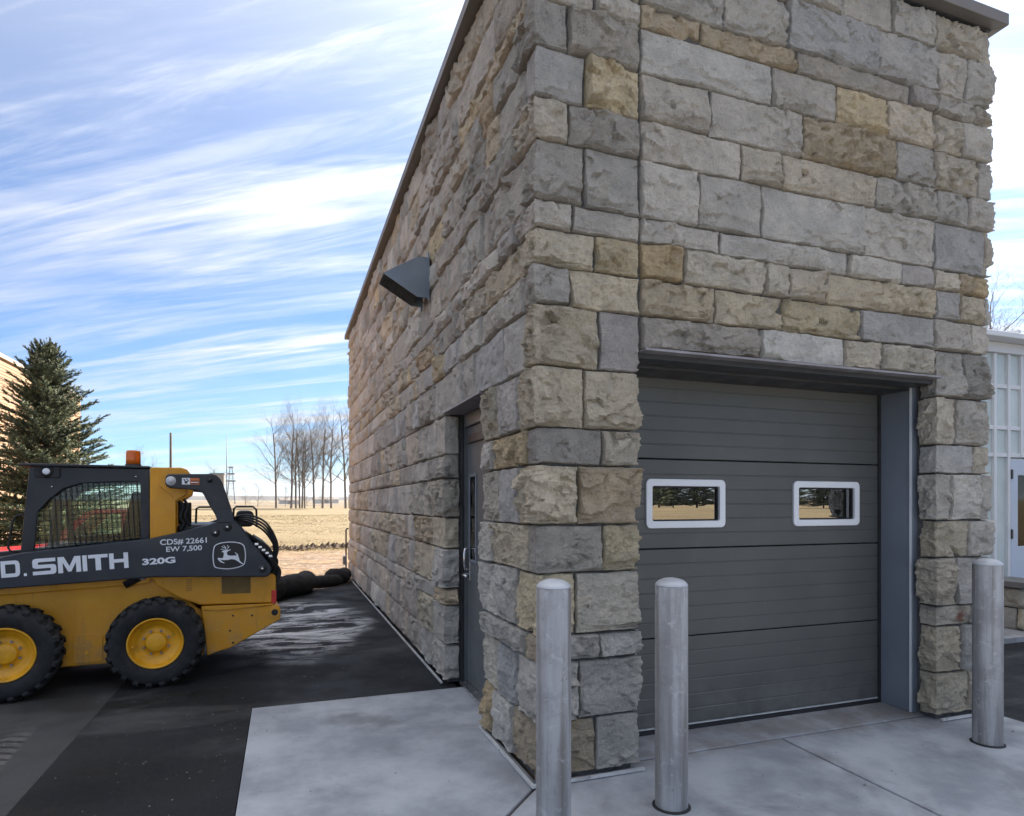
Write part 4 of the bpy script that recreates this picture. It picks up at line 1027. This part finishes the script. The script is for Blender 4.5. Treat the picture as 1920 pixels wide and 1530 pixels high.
MB().tube([(.60, .53, 1.33), (.61, .53, 1.51), (.63, .53, 1.53), (.78, .53, 1.53), (.81, .53, 1.50), (.815, .53, 1.33)], .010, 8).build('guard_bar', 'black', SL, smooth=True)
MB().tube([(.27, .9, 1.37), (.275, .9, 1.51), (.30, .9, 1.525), (.42, .9, 1.525)], .010, 8).build('guard_bar', 'black', SL, smooth=True)
m = MB().box(-.135, -.10, .205, .222, .90, .935).tube([(-.15, .212, .915), (-.06, .212, .935), (-.03, .212, .93)], .012, 8); m.build('arm_lock', 'lintel_steel', hull)

# ------------------------------------------------------------------ red pickup parked beyond the loader
PT = empty('red_pickup', (-1.80, 6.9, -.009), R(3)); PT.scale = (.93, .93, .90); tag(PT, 'red compact pickup parked on the asphalt behind the loader', 'pickup truck')
lo_ = [(-4.30, .42), (-4.32, .70), (-4.20, .98), (-3.0, 1.06), (-2.55, 1.10), (-.95, 1.14), (-.02, 1.14), (.0, .62), (-.05, .45), (-.55, .42), (-.62, .62), (-.80, .74), (-1.02, .74), (-1.20, .62), (-1.27, .40), (-3.00, .40), (-3.07, .62), (-3.25, .74), (-3.47, .74), (-3.65, .62), (-3.72, .42)]
P_('body', lo_, .0, 1.62, 'red_paint', PT, .03)
bed = MB().box(-1.0, -.03, .06, .14, 1.141, 1.25).box(-1.0, -.03, 1.48, 1.56, 1.141, 1.25).box(-.08, -.025, .1401, 1.4799, 1.141, 1.25); bed.build('bed_rail', 'red_paint', PT, bevel=.01)
cabp = [(-2.70, 1.09), (-2.20, 1.60), (-2.05, 1.64), (-1.25, 1.65), (-1.15, 1.60), (-1.02, 1.145)]
for yy in (.08, 1.50):
    m = MB(); inn2 = [(-2.50, 1.14), (-2.13, 1.54), (-2.02, 1.585), (-1.28, 1.59), (-1.22, 1.56), (-1.12, 1.15)]
    ring(m, cabp, inn2, yy, yy+.04); m.build('cab_side', 'red_paint', PT)
    MB().prism([(-1.74, 1.145), (-1.66, 1.145), (-1.66, 1.588), (-1.74, 1.588)], yy+.002, yy+.038).build('door_pillar', 'red_paint', PT)
    MB().prism([(-2.49, 1.145), (-2.12, 1.535), (-2.02, 1.58), (-1.29, 1.585), (-1.23, 1.555), (-1.13, 1.15)], yy+.016, yy+.020).build('door_glass', 'clear_glass', PT)
MB().box(-2.10, -1.22, .1205, 1.4995, 1.595, 1.645).build('cab_roof', 'red_paint', PT, bevel=.015)
MB().prism([(-2.68, 1.10), (-2.66, 1.10), (-2.18, 1.595), (-2.20, 1.598)], .1205, 1.4995).build('windscreen', 'clear_glass', PT)
for x in (-.91, -3.36):
    for yy in (.0, 1.42):
        wq = empty('wheel', (x, yy, .335), 0, PT)
        MB().lathe([(.20, .02), (.30, .0), (.335, .03), (.335, .17), (.30, .20), (.20, .18), (.20, .02)], 32, 'y', caps=False).build('tyre', 'tyre', wq, smooth=True)
        MB().lathe([(.20, .03), (.19, .05), (.10, .03), (.001, .03)], 24, 'y', caps=False).build('rim', 'steel_galv', wq, smooth=True)
MB().box(-.01, .02, .02, .14, .80, 1.06).build('tail_light', 'red_lens', PT, bevel=.008)
MB().box(-.01, .02, 1.48, 1.60, .80, 1.06).build('tail_light', 'red_lens', PT, bevel=.008)
MB().box(-4.36, -4.20, .06, .34, .74, .90).build('headlight', 'decal_white', PT, bevel=.02)

# ------------------------------------------------------------------ erosion socks
def sock(pts, rad, label, seed):
    r = random.Random(seed); P4 = [Vector(p) for p in pts]; out = []; rr = []
    n = len(P4)
    for i in range(n-1):
        p0, p1, p2, p3 = P4[max(i-1, 0)], P4[i], P4[i+1], P4[min(i+2, n-1)]
        for t in np.linspace(0, 1, 8, endpoint=False):
            out.append(.5*((2*p1)+(p2-p0)*t+(2*p0-5*p1+4*p2-p3)*t*t+(3*p1-p0-3*p2+p3)*t**3))
    out.append(P4[-1]); k = len(out)
    for i in range(k):
        e_ = min(1, math.sqrt(max(0.0, min(i, k-1-i)+.25)/3.)); rr.append(rad*e_*(1+.03*math.sin(i*.5+seed)+r.uniform(-.012, .012)))
    for p, q in zip(out, rr): p.z = q*.93-.02
    m = MB().tube(out, rr, 16); o = m.build('silt_sock', 'sock', smooth=True)
    return tag(o, label, 'silt sock', 'black erosion control socks on the paving edge')
sock([(-3.1, 6.75, 0), (-2.2, 7.0, 0), (-1.75, 7.30, 0), (-1.35, 7.75, 0)], .23, 'thick black mesh silt sock lying behind the loader bumper', 3)
sock([(-1.55, 7.95, 0), (-1.25, 8.05, 0), (-.98, 8.45, 0), (-.92, 8.85, 0)], .19, 'stubby black silt sock with its rounded end towards the building', 9)
sock([(-.95, 9.25, 0), (-.6, 9.15, 0), (-.25, 9.45, 0)], .115, 'thin black silt sock running to the building corner', 4)
sock([(-.50, 9.75, 0), (-.22, 9.70, 0), (-.14, 10.1, 0)], .15, 'short black silt sock heaped against the building corner', 6)

# ------------------------------------------------------------------ field dressing (stuff)
def scatter_blades(name, n, xr, yr, hr, wr, mat, lean, flat, label, cat, zf=None):
    r = np.random.default_rng(len(name)+n); x = r.uniform(*xr, n); y = yr[0]+(yr[1]-yr[0])*r.random(n)**1.7
    keep = ~((y < 10.9-.2*x) & (x < 4) & (x > -20)) ; x, y = x[keep], y[keep]; n = len(x)
    d = np.hypot(x, y); z = terrain_z(x, y)-.03
    h = r.uniform(*hr, n)*(1+d/60); w = r.uniform(*wr, n)*(1+d/25); a = r.uniform(0, 2*np.pi, n); le = r.uniform(*lean, n); b = r.uniform(0, 2*np.pi, n)
    base = np.stack([x, y, z], 1); dx = np.stack([np.cos(a)*w/2, np.sin(a)*w/2, np.zeros(n)], 1)
    tip = base+np.stack([np.cos(b)*h*le, np.sin(b)*h*le, h*(1-flat)+.01], 1)
    v = np.stack([base-dx, base+dx, tip], 1).reshape(-1, 3); f = np.arange(3*n).reshape(-1, 3)
    o = link(name, npmesh(name, v, f), mat); return tag(o, label, cat, kind='stuff')
scatter_blades('dry_grass', 60000, (-28, 22), (19, 75), (.05, .12), (.010, .022), 'dry_blade', (.5, 1.3), .72, 'tufts of short dry grass across the field', 'grass')
scatter_blades('straw_mulch', 14000, (-12, 6), (10.4, 21), (.08, .26), (.008, .02), 'straw', (.9, 1.2), .9, 'straw strewn over bare soil beside the paving', 'straw')
def clods():
    r = np.random.default_rng(4); m = MB()
    for i in range(520):
        x = r.uniform(-14, 5); y = 20.3+.35*math.sin(x*.5)+r.normal(0, .28); s = r.uniform(.05, .17)
        c = np.array([x, y, float(terrain_z(x, y))-.01]); vs = []
        for q in ((1, 0, 0), (0, 1, 0), (-1, 0, 0), (0, -1, 0), (.1, .1, 1), (0, 0, -.6)): vs.append(tuple(c+np.array(q)*s*r.uniform(.6, 1.3, 3)))
        m.add(vs, [(0, 1, 4), (1, 2, 4), (2, 3, 4), (3, 0, 4), (1, 0, 5), (2, 1, 5), (3, 2, 5), (0, 3, 5)])
    tag(m.build('soil_ridge', 'soil'), 'dark ridge of turned soil clods along the field edge', 'soil', kind='stuff')
clods()

# ------------------------------------------------------------------ trees
def bare_tree_mesh(seed, H, spread=.42, low=.22, twig=1.0, rtrunk=None):
    r = random.Random(seed); segs = []
    def grow(p, d, L, rad, lvl):
        n = 6 if lvl == 0 else 5 if lvl == 1 else 4 if lvl == 2 else 3
        q = p; rr = rad; pts = [(p, rad)]
        for i in range(n):
            jit = Vector((r.gauss(0, 1), r.gauss(0, 1), r.gauss(0, .6)))*(.05 if lvl == 0 else .13)
            d = (d+jit+Vector((0, 0, .06 if lvl else .03))).normalized(); q = q+d*L/n; rr = rad*(1-(.62 if lvl else .5)*(i+1)/n); pts.append((q, rr))
            t = (i+1)/n
            if lvl < 4 and (lvl > 0 or t > low):
                k = (3 if lvl == 0 else 2 if lvl < 3 else 1)
                for _ in range(k if r.random() < (.9 if lvl else .8) else 1):
                    ang = r.uniform(0, 2*math.pi); side = d.orthogonal().normalized(); side = Matrix.Rotation(ang, 3, d) @ side
                    cd = (d*1.0+side*r.uniform(.55, 1.15)*(spread/.42)*(1.25 if lvl == 0 else 1)).normalized()
                    cl = L*r.uniform(.34, .58)*(1.18-.55*t if lvl == 0 else 1)
                    if lvl == 3: cl *= twig
                    if cl > .25: grow(q, cd, cl, max(.004, rr*r.uniform(.40, .55)), lvl+1)
        segs.append((pts, 7 if lvl == 0 else 5 if lvl == 1 else 3))
    rt = rtrunk or H*.0115
    grow(Vector((0, 0, -.15)), Vector((r.gauss(0, .03), r.gauss(0, .03), 1)), H*.80, rt, 0)
    return segs
def tree_objs(seed, H, **k):
    segs = bare_tree_mesh(seed, H, **k); t, c = MB(), MB()
    for pts, n in segs:
        (t if n >= 7 else c).tube([p for p, _ in pts], [q for _, q in pts], n, caps=False)
    mt, mc = t.mesh('trunk', False), c.mesh('crown', False)
    for me in (mt, mc): me.materials.append(M['bark'])
    return mt, mc
def place_tree(kit, x, y, s, rz, label, group, name='bare_tree', z=None):
    e_ = empty(name, (x, y, float(terrain_z(x, y))-.05 if z is None else z), rz); e_.scale = (s, s, s); tag(e_, label, 'tree', group)
    for nm, me in zip(('trunk', 'crown'), kit):
        o = bpy.data.objects.new(nm, me); COL.objects.link(o); o.parent = e_
    return e_
kits = [tree_objs(41, 20, spread=.42, low=.25), tree_objs(52, 20, spread=.38, low=.22), tree_objs(63, 20, spread=.45, low=.28)]
gx = [(-2.84, 135.5, .98, 'leaning bare cottonwood standing alone at the open end of the tree row'), (.08, 134.5, 1.03, 'tall slim bare tree beside the lone end tree'), (1.01, 134.1, 1.0, None), (1.73, 133.9, .82, None), (2.2, 133.7, .85, None), (2.72, 133.5, .8, None),
      (4.51, 132.9, .97, None), (6.12, 132.3, 1.03, None), (7.81, 131.7, 1.0, 'thickest bare trunk in the row, branching low'), (10.6, 130.7, 1.08, None), (13.2, 131, 1.0, None)]
for i, (x, y, s, lb) in enumerate(gx):
    ORD = ['first', 'second', 'third', 'fourth', 'fifth', 'sixth', 'seventh', 'eighth', 'ninth', 'tenth', 'eleventh']
    place_tree(kits[i % 3], x, y, s, i*2.1+.4, lb or '%s bare tree of the row, counted from the lone leaning end tree' % ORD[i], 'bare trees in a row across the field')
# bare tree behind the greenhouse and small ones beyond the loader
place_tree(tree_objs(77, 11, spread=.45, low=.2), 28.5, 15.8, 1., .6, 'bare tree rising behind the greenhouse roof', None)
k9 = tree_objs(81, 8, spread=.5, low=.15)
place_tree(k9, -19.5, 92, 1.15, 1.0, 'small bare tree beyond the loader cab roof', None)
place_tree(k9, -12.6, 118, 1.1, 2.3, 'faint small bare tree beyond the loader tower', None)
bush = tree_objs(88, 5, spread=.75, low=.02)
for i, (x, y, s) in enumerate(((-9.5, 150, 1.), (-7.2, 158, 1.2), (-1, 160, 1.1), (4, 158, .9), (8, 162, 1.2))):
    place_tree(bush, x, y, s, i*1.3, 'low bare shrub behind the tree row, %s from its open end' % ORD[i], 'bare shrubs behind the tree row', 'bare_shrub')

def spruce_kit(seed, H, Rb, nb=300, dens=1.):
    r = np.random.default_rng(seed); tw0, tw1, col = [], [], []; br = MB()
    for i in range(nb):
        u = (i+.5)/nb; zb = H*(.06+.90*u**.92); L = Rb*(1-zb/H)**.80*r.uniform(.55, 1.22)+.10
        az = i*2.399+r.uniform(-.4, .4); el = np.interp(zb/H, [0, .4, .8, 1], [-.30, -.08, .42, 1.1])+r.uniform(-.2, .2)
        hd = np.array([np.cos(az), np.sin(az), 0]); nseg = 6; t = np.linspace(0, 1, nseg)
        pts = np.array([hd*L*q*np.cos(el)+np.array([0, 0, zb+L*q*np.sin(el)+.22*L*q*q]) for q in t])
        br.tube([Vector(p) for p in pts], [max(.004, .022*(1-q)*(L/Rb)+.004) for q in t], 4, caps=False)
        nt = max(5, int(L/.045*dens)); side = np.array([-hd[1], hd[0], 0])
        for q in np.concatenate([np.linspace(.15, .99, nt), [1.]*2]):
            j = min(nseg-2, int(q*(nseg-1))); p = pts[j]+(pts[j+1]-pts[j])*(q*(nseg-1)-j); dr = pts[j+1]-pts[j]; dr /= np.linalg.norm(dr)
            sg = r.choice([-1, 1])*r.uniform(.35, 1.) if q < .985 else r.uniform(-.25, .25)
            d = dr*.75+side*sg+np.array([0, 0, r.uniform(-.25, .30)]); d /= np.linalg.norm(d)
            l = r.uniform(.16, .36)*(1.25-.6*q)*(.5+.6*L/Rb)
            tw0.append(p); tw1.append(p+d*l+np.array([0, 0, .03*l])); col.append(r.uniform(.75, 1.25))
    # leader
    for k in range(10): tw0.append(np.array([0, 0, H*(.93+.007*k)])); a = r.uniform(0, 6.3); tw1.append(tw0[-1]+np.array([np.cos(a)*.09, np.sin(a)*.09, .17])); col.append(1.)
    tw0.append(np.array([0, 0, H*.96])); tw1.append(np.array([0.01, 0, H*1.035])); col.append(1.)
    A, Bp, cl = np.array(tw0), np.array(tw1), np.array(col); n = len(A); K = 19
    d = Bp-A; L = np.linalg.norm(d, axis=1, keepdims=True); d /= L
    s = np.repeat(np.linspace(.02, 1., K)[None], n, 0)+r.uniform(-.04, .04, (n, K)); o = A[:, None]+d[:, None]*(L*s)[..., None]
    rv = r.normal(size=(n, K, 3)); rv -= (rv*d[:, None]).sum(-1, keepdims=True)*d[:, None]; rv /= np.linalg.norm(rv, axis=-1, keepdims=True)+1e-9
    nd = rv*.75+d[:, None]*.7; nd /= np.linalg.norm(nd, axis=-1, keepdims=True); ln = r.uniform(.035, .065, (n, K, 1)); wd = np.cross(nd, rv); wd /= np.linalg.norm(wd, axis=-1, keepdims=True)+1e-9
    wd = wd*.011
    v = np.stack([o-wd, o+wd, o+nd*ln], 2).reshape(-1, 3); f = np.arange(len(v)).reshape(-1, 3)
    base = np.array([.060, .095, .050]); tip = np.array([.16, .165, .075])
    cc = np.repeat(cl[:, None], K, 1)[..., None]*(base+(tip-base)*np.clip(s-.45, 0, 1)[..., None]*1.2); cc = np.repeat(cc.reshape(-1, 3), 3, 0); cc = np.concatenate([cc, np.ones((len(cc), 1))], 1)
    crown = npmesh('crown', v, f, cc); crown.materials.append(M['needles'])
    for k in range(12): pass
    tr = MB().tube([(0, 0, -.1), (0, 0, H*.5), (0, 0, H*1.0)], [H*.017, H*.010, .006], 8, caps=False)
    tr.v += []; trunk = tr.mesh('trunk', False); trunk.materials.append(M['spruce_bark'])
    lm = br.mesh('limb', False); lm.materials.append(M['spruce_bark'])
    return trunk, lm, crown
def place_spruce(kit, x, y, s, rz, label, group=None):
    e_ = empty('spruce_tree', (x, y, float(terrain_z(x, y))), rz); e_.scale = (s, s, s); tag(e_, label, 'tree', group)
    for nm, me in zip(('trunk', 'limbs', 'crown'), kit):
        o = bpy.data.objects.new(nm, me); COL.objects.link(o); o.parent = e_
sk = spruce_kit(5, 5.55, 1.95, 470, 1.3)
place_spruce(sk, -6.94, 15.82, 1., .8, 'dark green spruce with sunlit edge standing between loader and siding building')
# tree row across the drive, facing the garage door (mirrored in its windows)
ORD += ['twelfth', 'thirteenth', 'fourteenth', 'fifteenth', 'sixteenth', 'seventeenth', 'eighteenth']
for i in range(18):
    t = i/17; place_spruce(sk, 66+66*t, -140+58*t+3*math.sin(i*3.7), 2.3+.45*math.sin(i*2.2), i*.9, 'tall windbreak spruce facing the garage door, %s counted from the concrete drive' % ORD[i], 'spruces in the windbreak facing the garage door')

# ------------------------------------------------------------------ siding building far left
SB = empty('siding_building', (-11.25, 35.4, 0)); tag(SB, 'sunlit orange-tan lap siding building behind the spruce', 'building')
HB = 7.0
MB().box(-14, -.03, -27, 0, 0, HB-.02).build('wall', 'siding', SB)
bd = MB().prism([(0., 0.), (.022, 0.), (.004, .135), (0., .135)], -27, 0.0)
bd.v = [(x, y, z) for x, y, z in bd.v]
bme = bd.mesh('siding_board'); bme.materials.append(M['siding'])
nb = int((HB-.1)/.118)
for i in range(nb):
    o = bpy.data.objects.new('siding_board', bme); COL.objects.link(o); o.parent = SB; o.location = (-.029, 0, .05+.118*i)
MB().box(-14.1, .08, -27.1, .10, HB, HB+.14).build('roof_edge', 'roof_edge', SB)

# ------------------------------------------------------------------ poles and far things
def zt(x, y): return float(terrain_z(x, y))
x, y = -13.86, 80.6
up = empty('utility_pole', (x, y, zt(x, y))); tag(up, 'dark wooden utility pole beyond the loader cab', 'pole')
MB().tube([(0, 0, -.3), (0, 0, 9.6)], [.17, .12], 10).build('pole', 'pole_wood', up, smooth=True)
MB().box(-.05, .05, -.12, .12, 9.3, 9.42).build('pole_top_bracket', 'tower_steel', up)
x, y = -19.6, 231.8
mt = empty('radio_mast', (x, y, zt(x, y))); tag(mt, 'thin grey radio mast beside the lattice tower', 'mast')
MB().tube([(0, 0, -.3), (0, 0, 12), (0, 0, 24.5)], [.20, .17, .06], 8).build('mast', 'tower_steel', mt, smooth=True)
MB().box(-.5, .5, -.5, .5, -.3, .25).build('mast_base', 'far_grey', mt)
x, y = -27.7, 362.0
tw = empty('lattice_tower', (x, y, zt(x, y))); tag(tw, 'small lattice tower with equipment platforms on the horizon', 'tower')
Ht = 19.; cs = [(-1, -1), (1, -1), (1, 1), (-1, 1)]
for a, b in cs: MB().tube([(a*2.0, b*2.0, -.5), (a*.6, b*.6, Ht)], .14, 5).build('leg', 'tower_steel', tw)
m = MB()
for k in range(7):
    z0, z1 = Ht*k/7, Ht*(k+1)/7; r0, r1 = 2-1.4*z0/Ht, 2-1.4*z1/Ht
    for i in range(4):
        a, b = cs[i], cs[(i+1) % 4]; m.tube([(a[0]*r0, a[1]*r0, z0), (b[0]*r1, b[1]*r1, z1)], .07, 4); m.tube([(a[0]*r1, a[1]*r1, z1), (b[0]*r1, b[1]*r1, z1)], .07, 4)
m.build('bracing', 'tower_steel', tw)
for z, s in ((Ht*.62, 2.4), (Ht*.82, 1.9), (Ht, 1.2)): MB().box(-s, s, -s, s, z, z+.7).build('platform', 'tower_steel', tw)
MB().tube([(0, 0, Ht), (0, 0, Ht+2.6)], .10, 6).build('antenna', 'tower_steel', tw)
x, y = -10.15, 95.6
bb = empty('raised_sign', (x, y, zt(x, y)), R(-20)); tag(bb, 'grey raised box sign on a post behind the loader link', 'sign')
MB().box(-.95, .95, -.25, .25, 3.75, 5.35).build('sign_box', 'far_grey', bb, bevel=.05)
MB().box(-1.02, 1.02, -.30, .30, 5.351, 5.5).build('sign_cap', 'tower_steel', bb)
MB().tube([(0, 0, -.3), (0, 0, 3.749)], .14, 8).build('post', 'tower_steel', bb)
# farm sheds beyond the trees
for i, (x, y, w, h, lb) in enumerate(((1.0, 330, 9, 3.4, 'low white farm shed glimpsed between the bare trunks'), (22, 390, 14, 4.2, 'long pale farm shed beyond the tree row'))):
    e_ = empty('farm_shed', (x, y, zt(x, y)), R(8)); tag(e_, lb, 'shed')
    MB().box(-w/2, w/2, -3, 3, -.5, h*.6).build('wall', 'far_white', e_)
    MB().prism([(-3.3, h*.6), (3.3, h*.6), (0, h)], -w/2-.3, w/2+.3, 'x').build('roof', 'far_grey', e_)
    MB().box(-1.2, 1.2, -3.03, -3.0, -.1, h*.5).build('door', 'far_grey', e_)
# wooded ridge
def ridge(name, d, h, a0, a1, seed, label):
    n = 260; m = MB(); vs = []; fs = []
    for i in range(n+1):
        a = a0+(a1-a0)*i/n; x, y = -1.3+d*math.sin(a), -3.2+d*math.cos(a)
        zt_ = h*(.72+.5*float(fbm(np.array(i*.035+seed), np.array(.5), seed, 3)))+float(vn(np.array(i*.9), np.array(3.), seed+3))*h*.10
        x2, y2 = -1.3+(d+500)*math.sin(a), -3.2+(d+500)*math.cos(a)
        vs += [(x, y, -5), (x+(x2-x)*.15, y+(y2-y)*.15, zt_*.8+8), (x+(x2-x)*.3, y+(y2-y)*.3, zt_+9), (x2, y2, -5)]
    for i in range(n):
        for j in range(3): fs.append((4*i+j, 4*i+4+j, 4*i+5+j, 4*i+1+j))
    m.add(vs, fs); tag(m.build(name, 'hill', smooth=True), label, None, kind='structure')
ridge('hills', 1500, 17, R(-70), R(120), 5, 'low wooded ridge along the horizon')

# ------------------------------------------------------------------ greenhouse on the right
GH = empty('greenhouse', (6.75, 2.30, .05)); tag(GH, 'white framed greenhouse with milky panes and pale blue door', 'greenhouse')
Hg, Wg, Dg = 3.42, 5.2, 7.5
xs = [.0, .44, .70, .95, 1.75, 2.3, 2.9, 3.5, 4.1, 4.7, Wg-.05]
for x in xs: MB().box(x, x+.05, -.03, .05, .0 if x not in (.95,) else 2.10, Hg).build('mullion', 'white_frame', GH, bevel=.004)
for z in (2.10, 2.45, 2.98):
    MB().box(.051, Wg-.051, -.02, .04, z, z+.05).build('transom', 'white_frame', GH)
MB().box(-.04, Wg+.04, -.06, .08, Hg+.001, Hg+.13).build('eave_beam', 'white_frame', GH, bevel=.006)
zz = [0., 2.10, 2.45, 2.98, Hg]
for i in range(len(xs)-1):
    for j in range(4):
        if xs[i] == .70 and j == 0: continue
        if xs[i] == .95 and j == 0: continue
        MB().box(xs[i]+.052, xs[i+1]-.002, .008, .014, zz[j]+.052, zz[j+1]-.002).build('pane', 'milky', GH)
for x in (0., Wg-.05):
    for k in range(6):
        y = .051+k*(Dg-.1)/6; MB().box(x, x+.05, y+.001, y+.05, 0, Hg).build('mullion', 'white_frame', GH)
        MB().box(x+.02, x+.026, y+.052, y+(Dg-.1)/6-.001, .02, Hg-.02).build('pane', 'milky', GH)
rz = .75
MB().prism([(-.25, Hg+.131), (Dg+.2, Hg+.131), (Dg+.2, Hg+.2), (Dg*.5, Hg+rz+.2), (-.25, Hg+.2)], -.1, Wg+.1, 'x').build('roof', 'white_frame', GH, bevel=.01)
for k in range(10):
    x = -.05+k*.58; MB().prism([(-.26, Hg+.205), (Dg*.5, Hg+rz+.205), (Dg*.5, Hg+rz+.235), (-.26, Hg+.235)], x, x+.035, 'x').build('roof_rib', 'white_frame', GH)
dr = empty('door', (.705, -.01, .0), 0, GH)
m = MB(); ring(m, [(0.05, .03), (.95, .03), (.95, 2.08), (0.05, 2.08)], [(.18, .95), (.82, .95), (.82, 1.87), (.18, 1.87)], -.02, .03); m.build('door_leaf', 'pale_blue_paint', dr, bevel=.004)
MB().box(.181, .819, .0, .006, .951, 1.869).build('door_pane', 'clear_glass', dr)
for z in (.32, 1.05, 1.82): MB().box(.045, .075, -.032, -.0205, z, z+.12).build('hinge', 'dark_trim', dr)
MB().tube([(.88, -.02, 1.0), (.88, -.07, 1.0), (.80, -.075, 1.0)], .012, 8).build('handle', 'chrome', dr, smooth=True)
MB().box(.1, Wg-.1, .1, Dg-.1, -.03, .0).build('floor', 'concrete', GH)
# low stone pier with a cap in front of the greenhouse
SP = empty('stone_pier', (6.88, 1.75, .05)); tag(SP, 'short two-course stone pier with grey cap beside the greenhouse door', 'pier')
pp = Path([(0, .38), (0, 0), (.42, 0), (.42, .38)])
keep_n = len(stones)
st_new = []
for (z0, z1, sj, tn) in ((.0, .26, [.01, .30, .62, 1.15], 'gtn'), (.262, .50, [.01, .45, .72, 1.15], 'sgs')):
    for a, b, t in zip(sj, sj[1:], tn):
        stones.clear(); stone(pp, a, b, z0, z1, t, .025, nxt()); q = stones[0]
        c_ = q['mid']; link('stone', npmesh('stone', q['v']-c_, q['f'], np.tile(q['col'], (len(q['v']), 1))), 'stone', SP, tuple(c_), smooth=True)
MB().box(.04, .38, .04, .38, -.05, .5).build('core', 'mortar', SP)
MB().box(-.05, .47, -.05, .44, .505, .58).build('cap', 'cap_stone', SP, bevel=.008)

# ------------------------------------------------------------------ grit on the paving (stuff)
def grit(name, n, boxes, sr, mat, label, cat):
    r = np.random.default_rng(n); m = MB()
    for i in range(n):
        x0, x1, y0, y1 = boxes[i % len(boxes)]; x, y = r.uniform(x0, x1), r.uniform(y0, y1); s = r.uniform(*sr)*(1 if r.random() < .93 else 2)
        c = np.array([x, y, -.004 if not (x > -1.52 and y < 1.9 and x < 3.6) else .003]); a = r.uniform(0, 6.3); vs = []
        for k in range(4): vs.append(c+np.array([math.cos(a+k*1.57), math.sin(a+k*1.57), 0])*s*r.uniform(.6, 1.3))
        vs.append(c+np.array([0, 0, s*r.uniform(.4, .9)])); m.add(vs, [(0, 1, 4), (1, 2, 4), (2, 3, 4), (3, 0, 4), (3, 2, 1, 0)])
    tag(m.build(name, mat), label, cat, kind='stuff')
grit('gravel_grit', 520, [(-2.5, -.05, 2.2, 8.0), (-2.55, -1.56, -1.5, 2), (-5, -2.65, -.5, 6), (-1.5, -.05, -.5, 1.9), (-.3, 3.6, -1.5, -.05), (3.7, 7, -1.5, 1.5)], (.002, .006), plain('pale_grit', (.26, .25, .235), .9, 0, .3, 40).m, 'loose pale grit scattered on the paving', 'grit')

# ------------------------------------------------------------------ air
hz = MB().box(-6700, 6700, -6700, 6700, -8, 75).build('haze', None); tag(hz, 'thin winter haze over the fields', 'haze', kind='stuff')
hm = bpy.data.materials.new('thin_haze'); hm.use_nodes = True; hn, hl = hm.node_tree.nodes, hm.node_tree.links
hn.remove(hn['Principled BSDF']); pv = hn.new('ShaderNodeVolumePrincipled'); pv.inputs['Color'].default_value = (.80, .88, 1, 1); pv.inputs['Density'].default_value = .00012
pv.inputs['Anisotropy'].default_value = .2
hl.new(pv.outputs[0], hn['Material Output'].inputs['Volume']); hz.data.materials.append(hm)
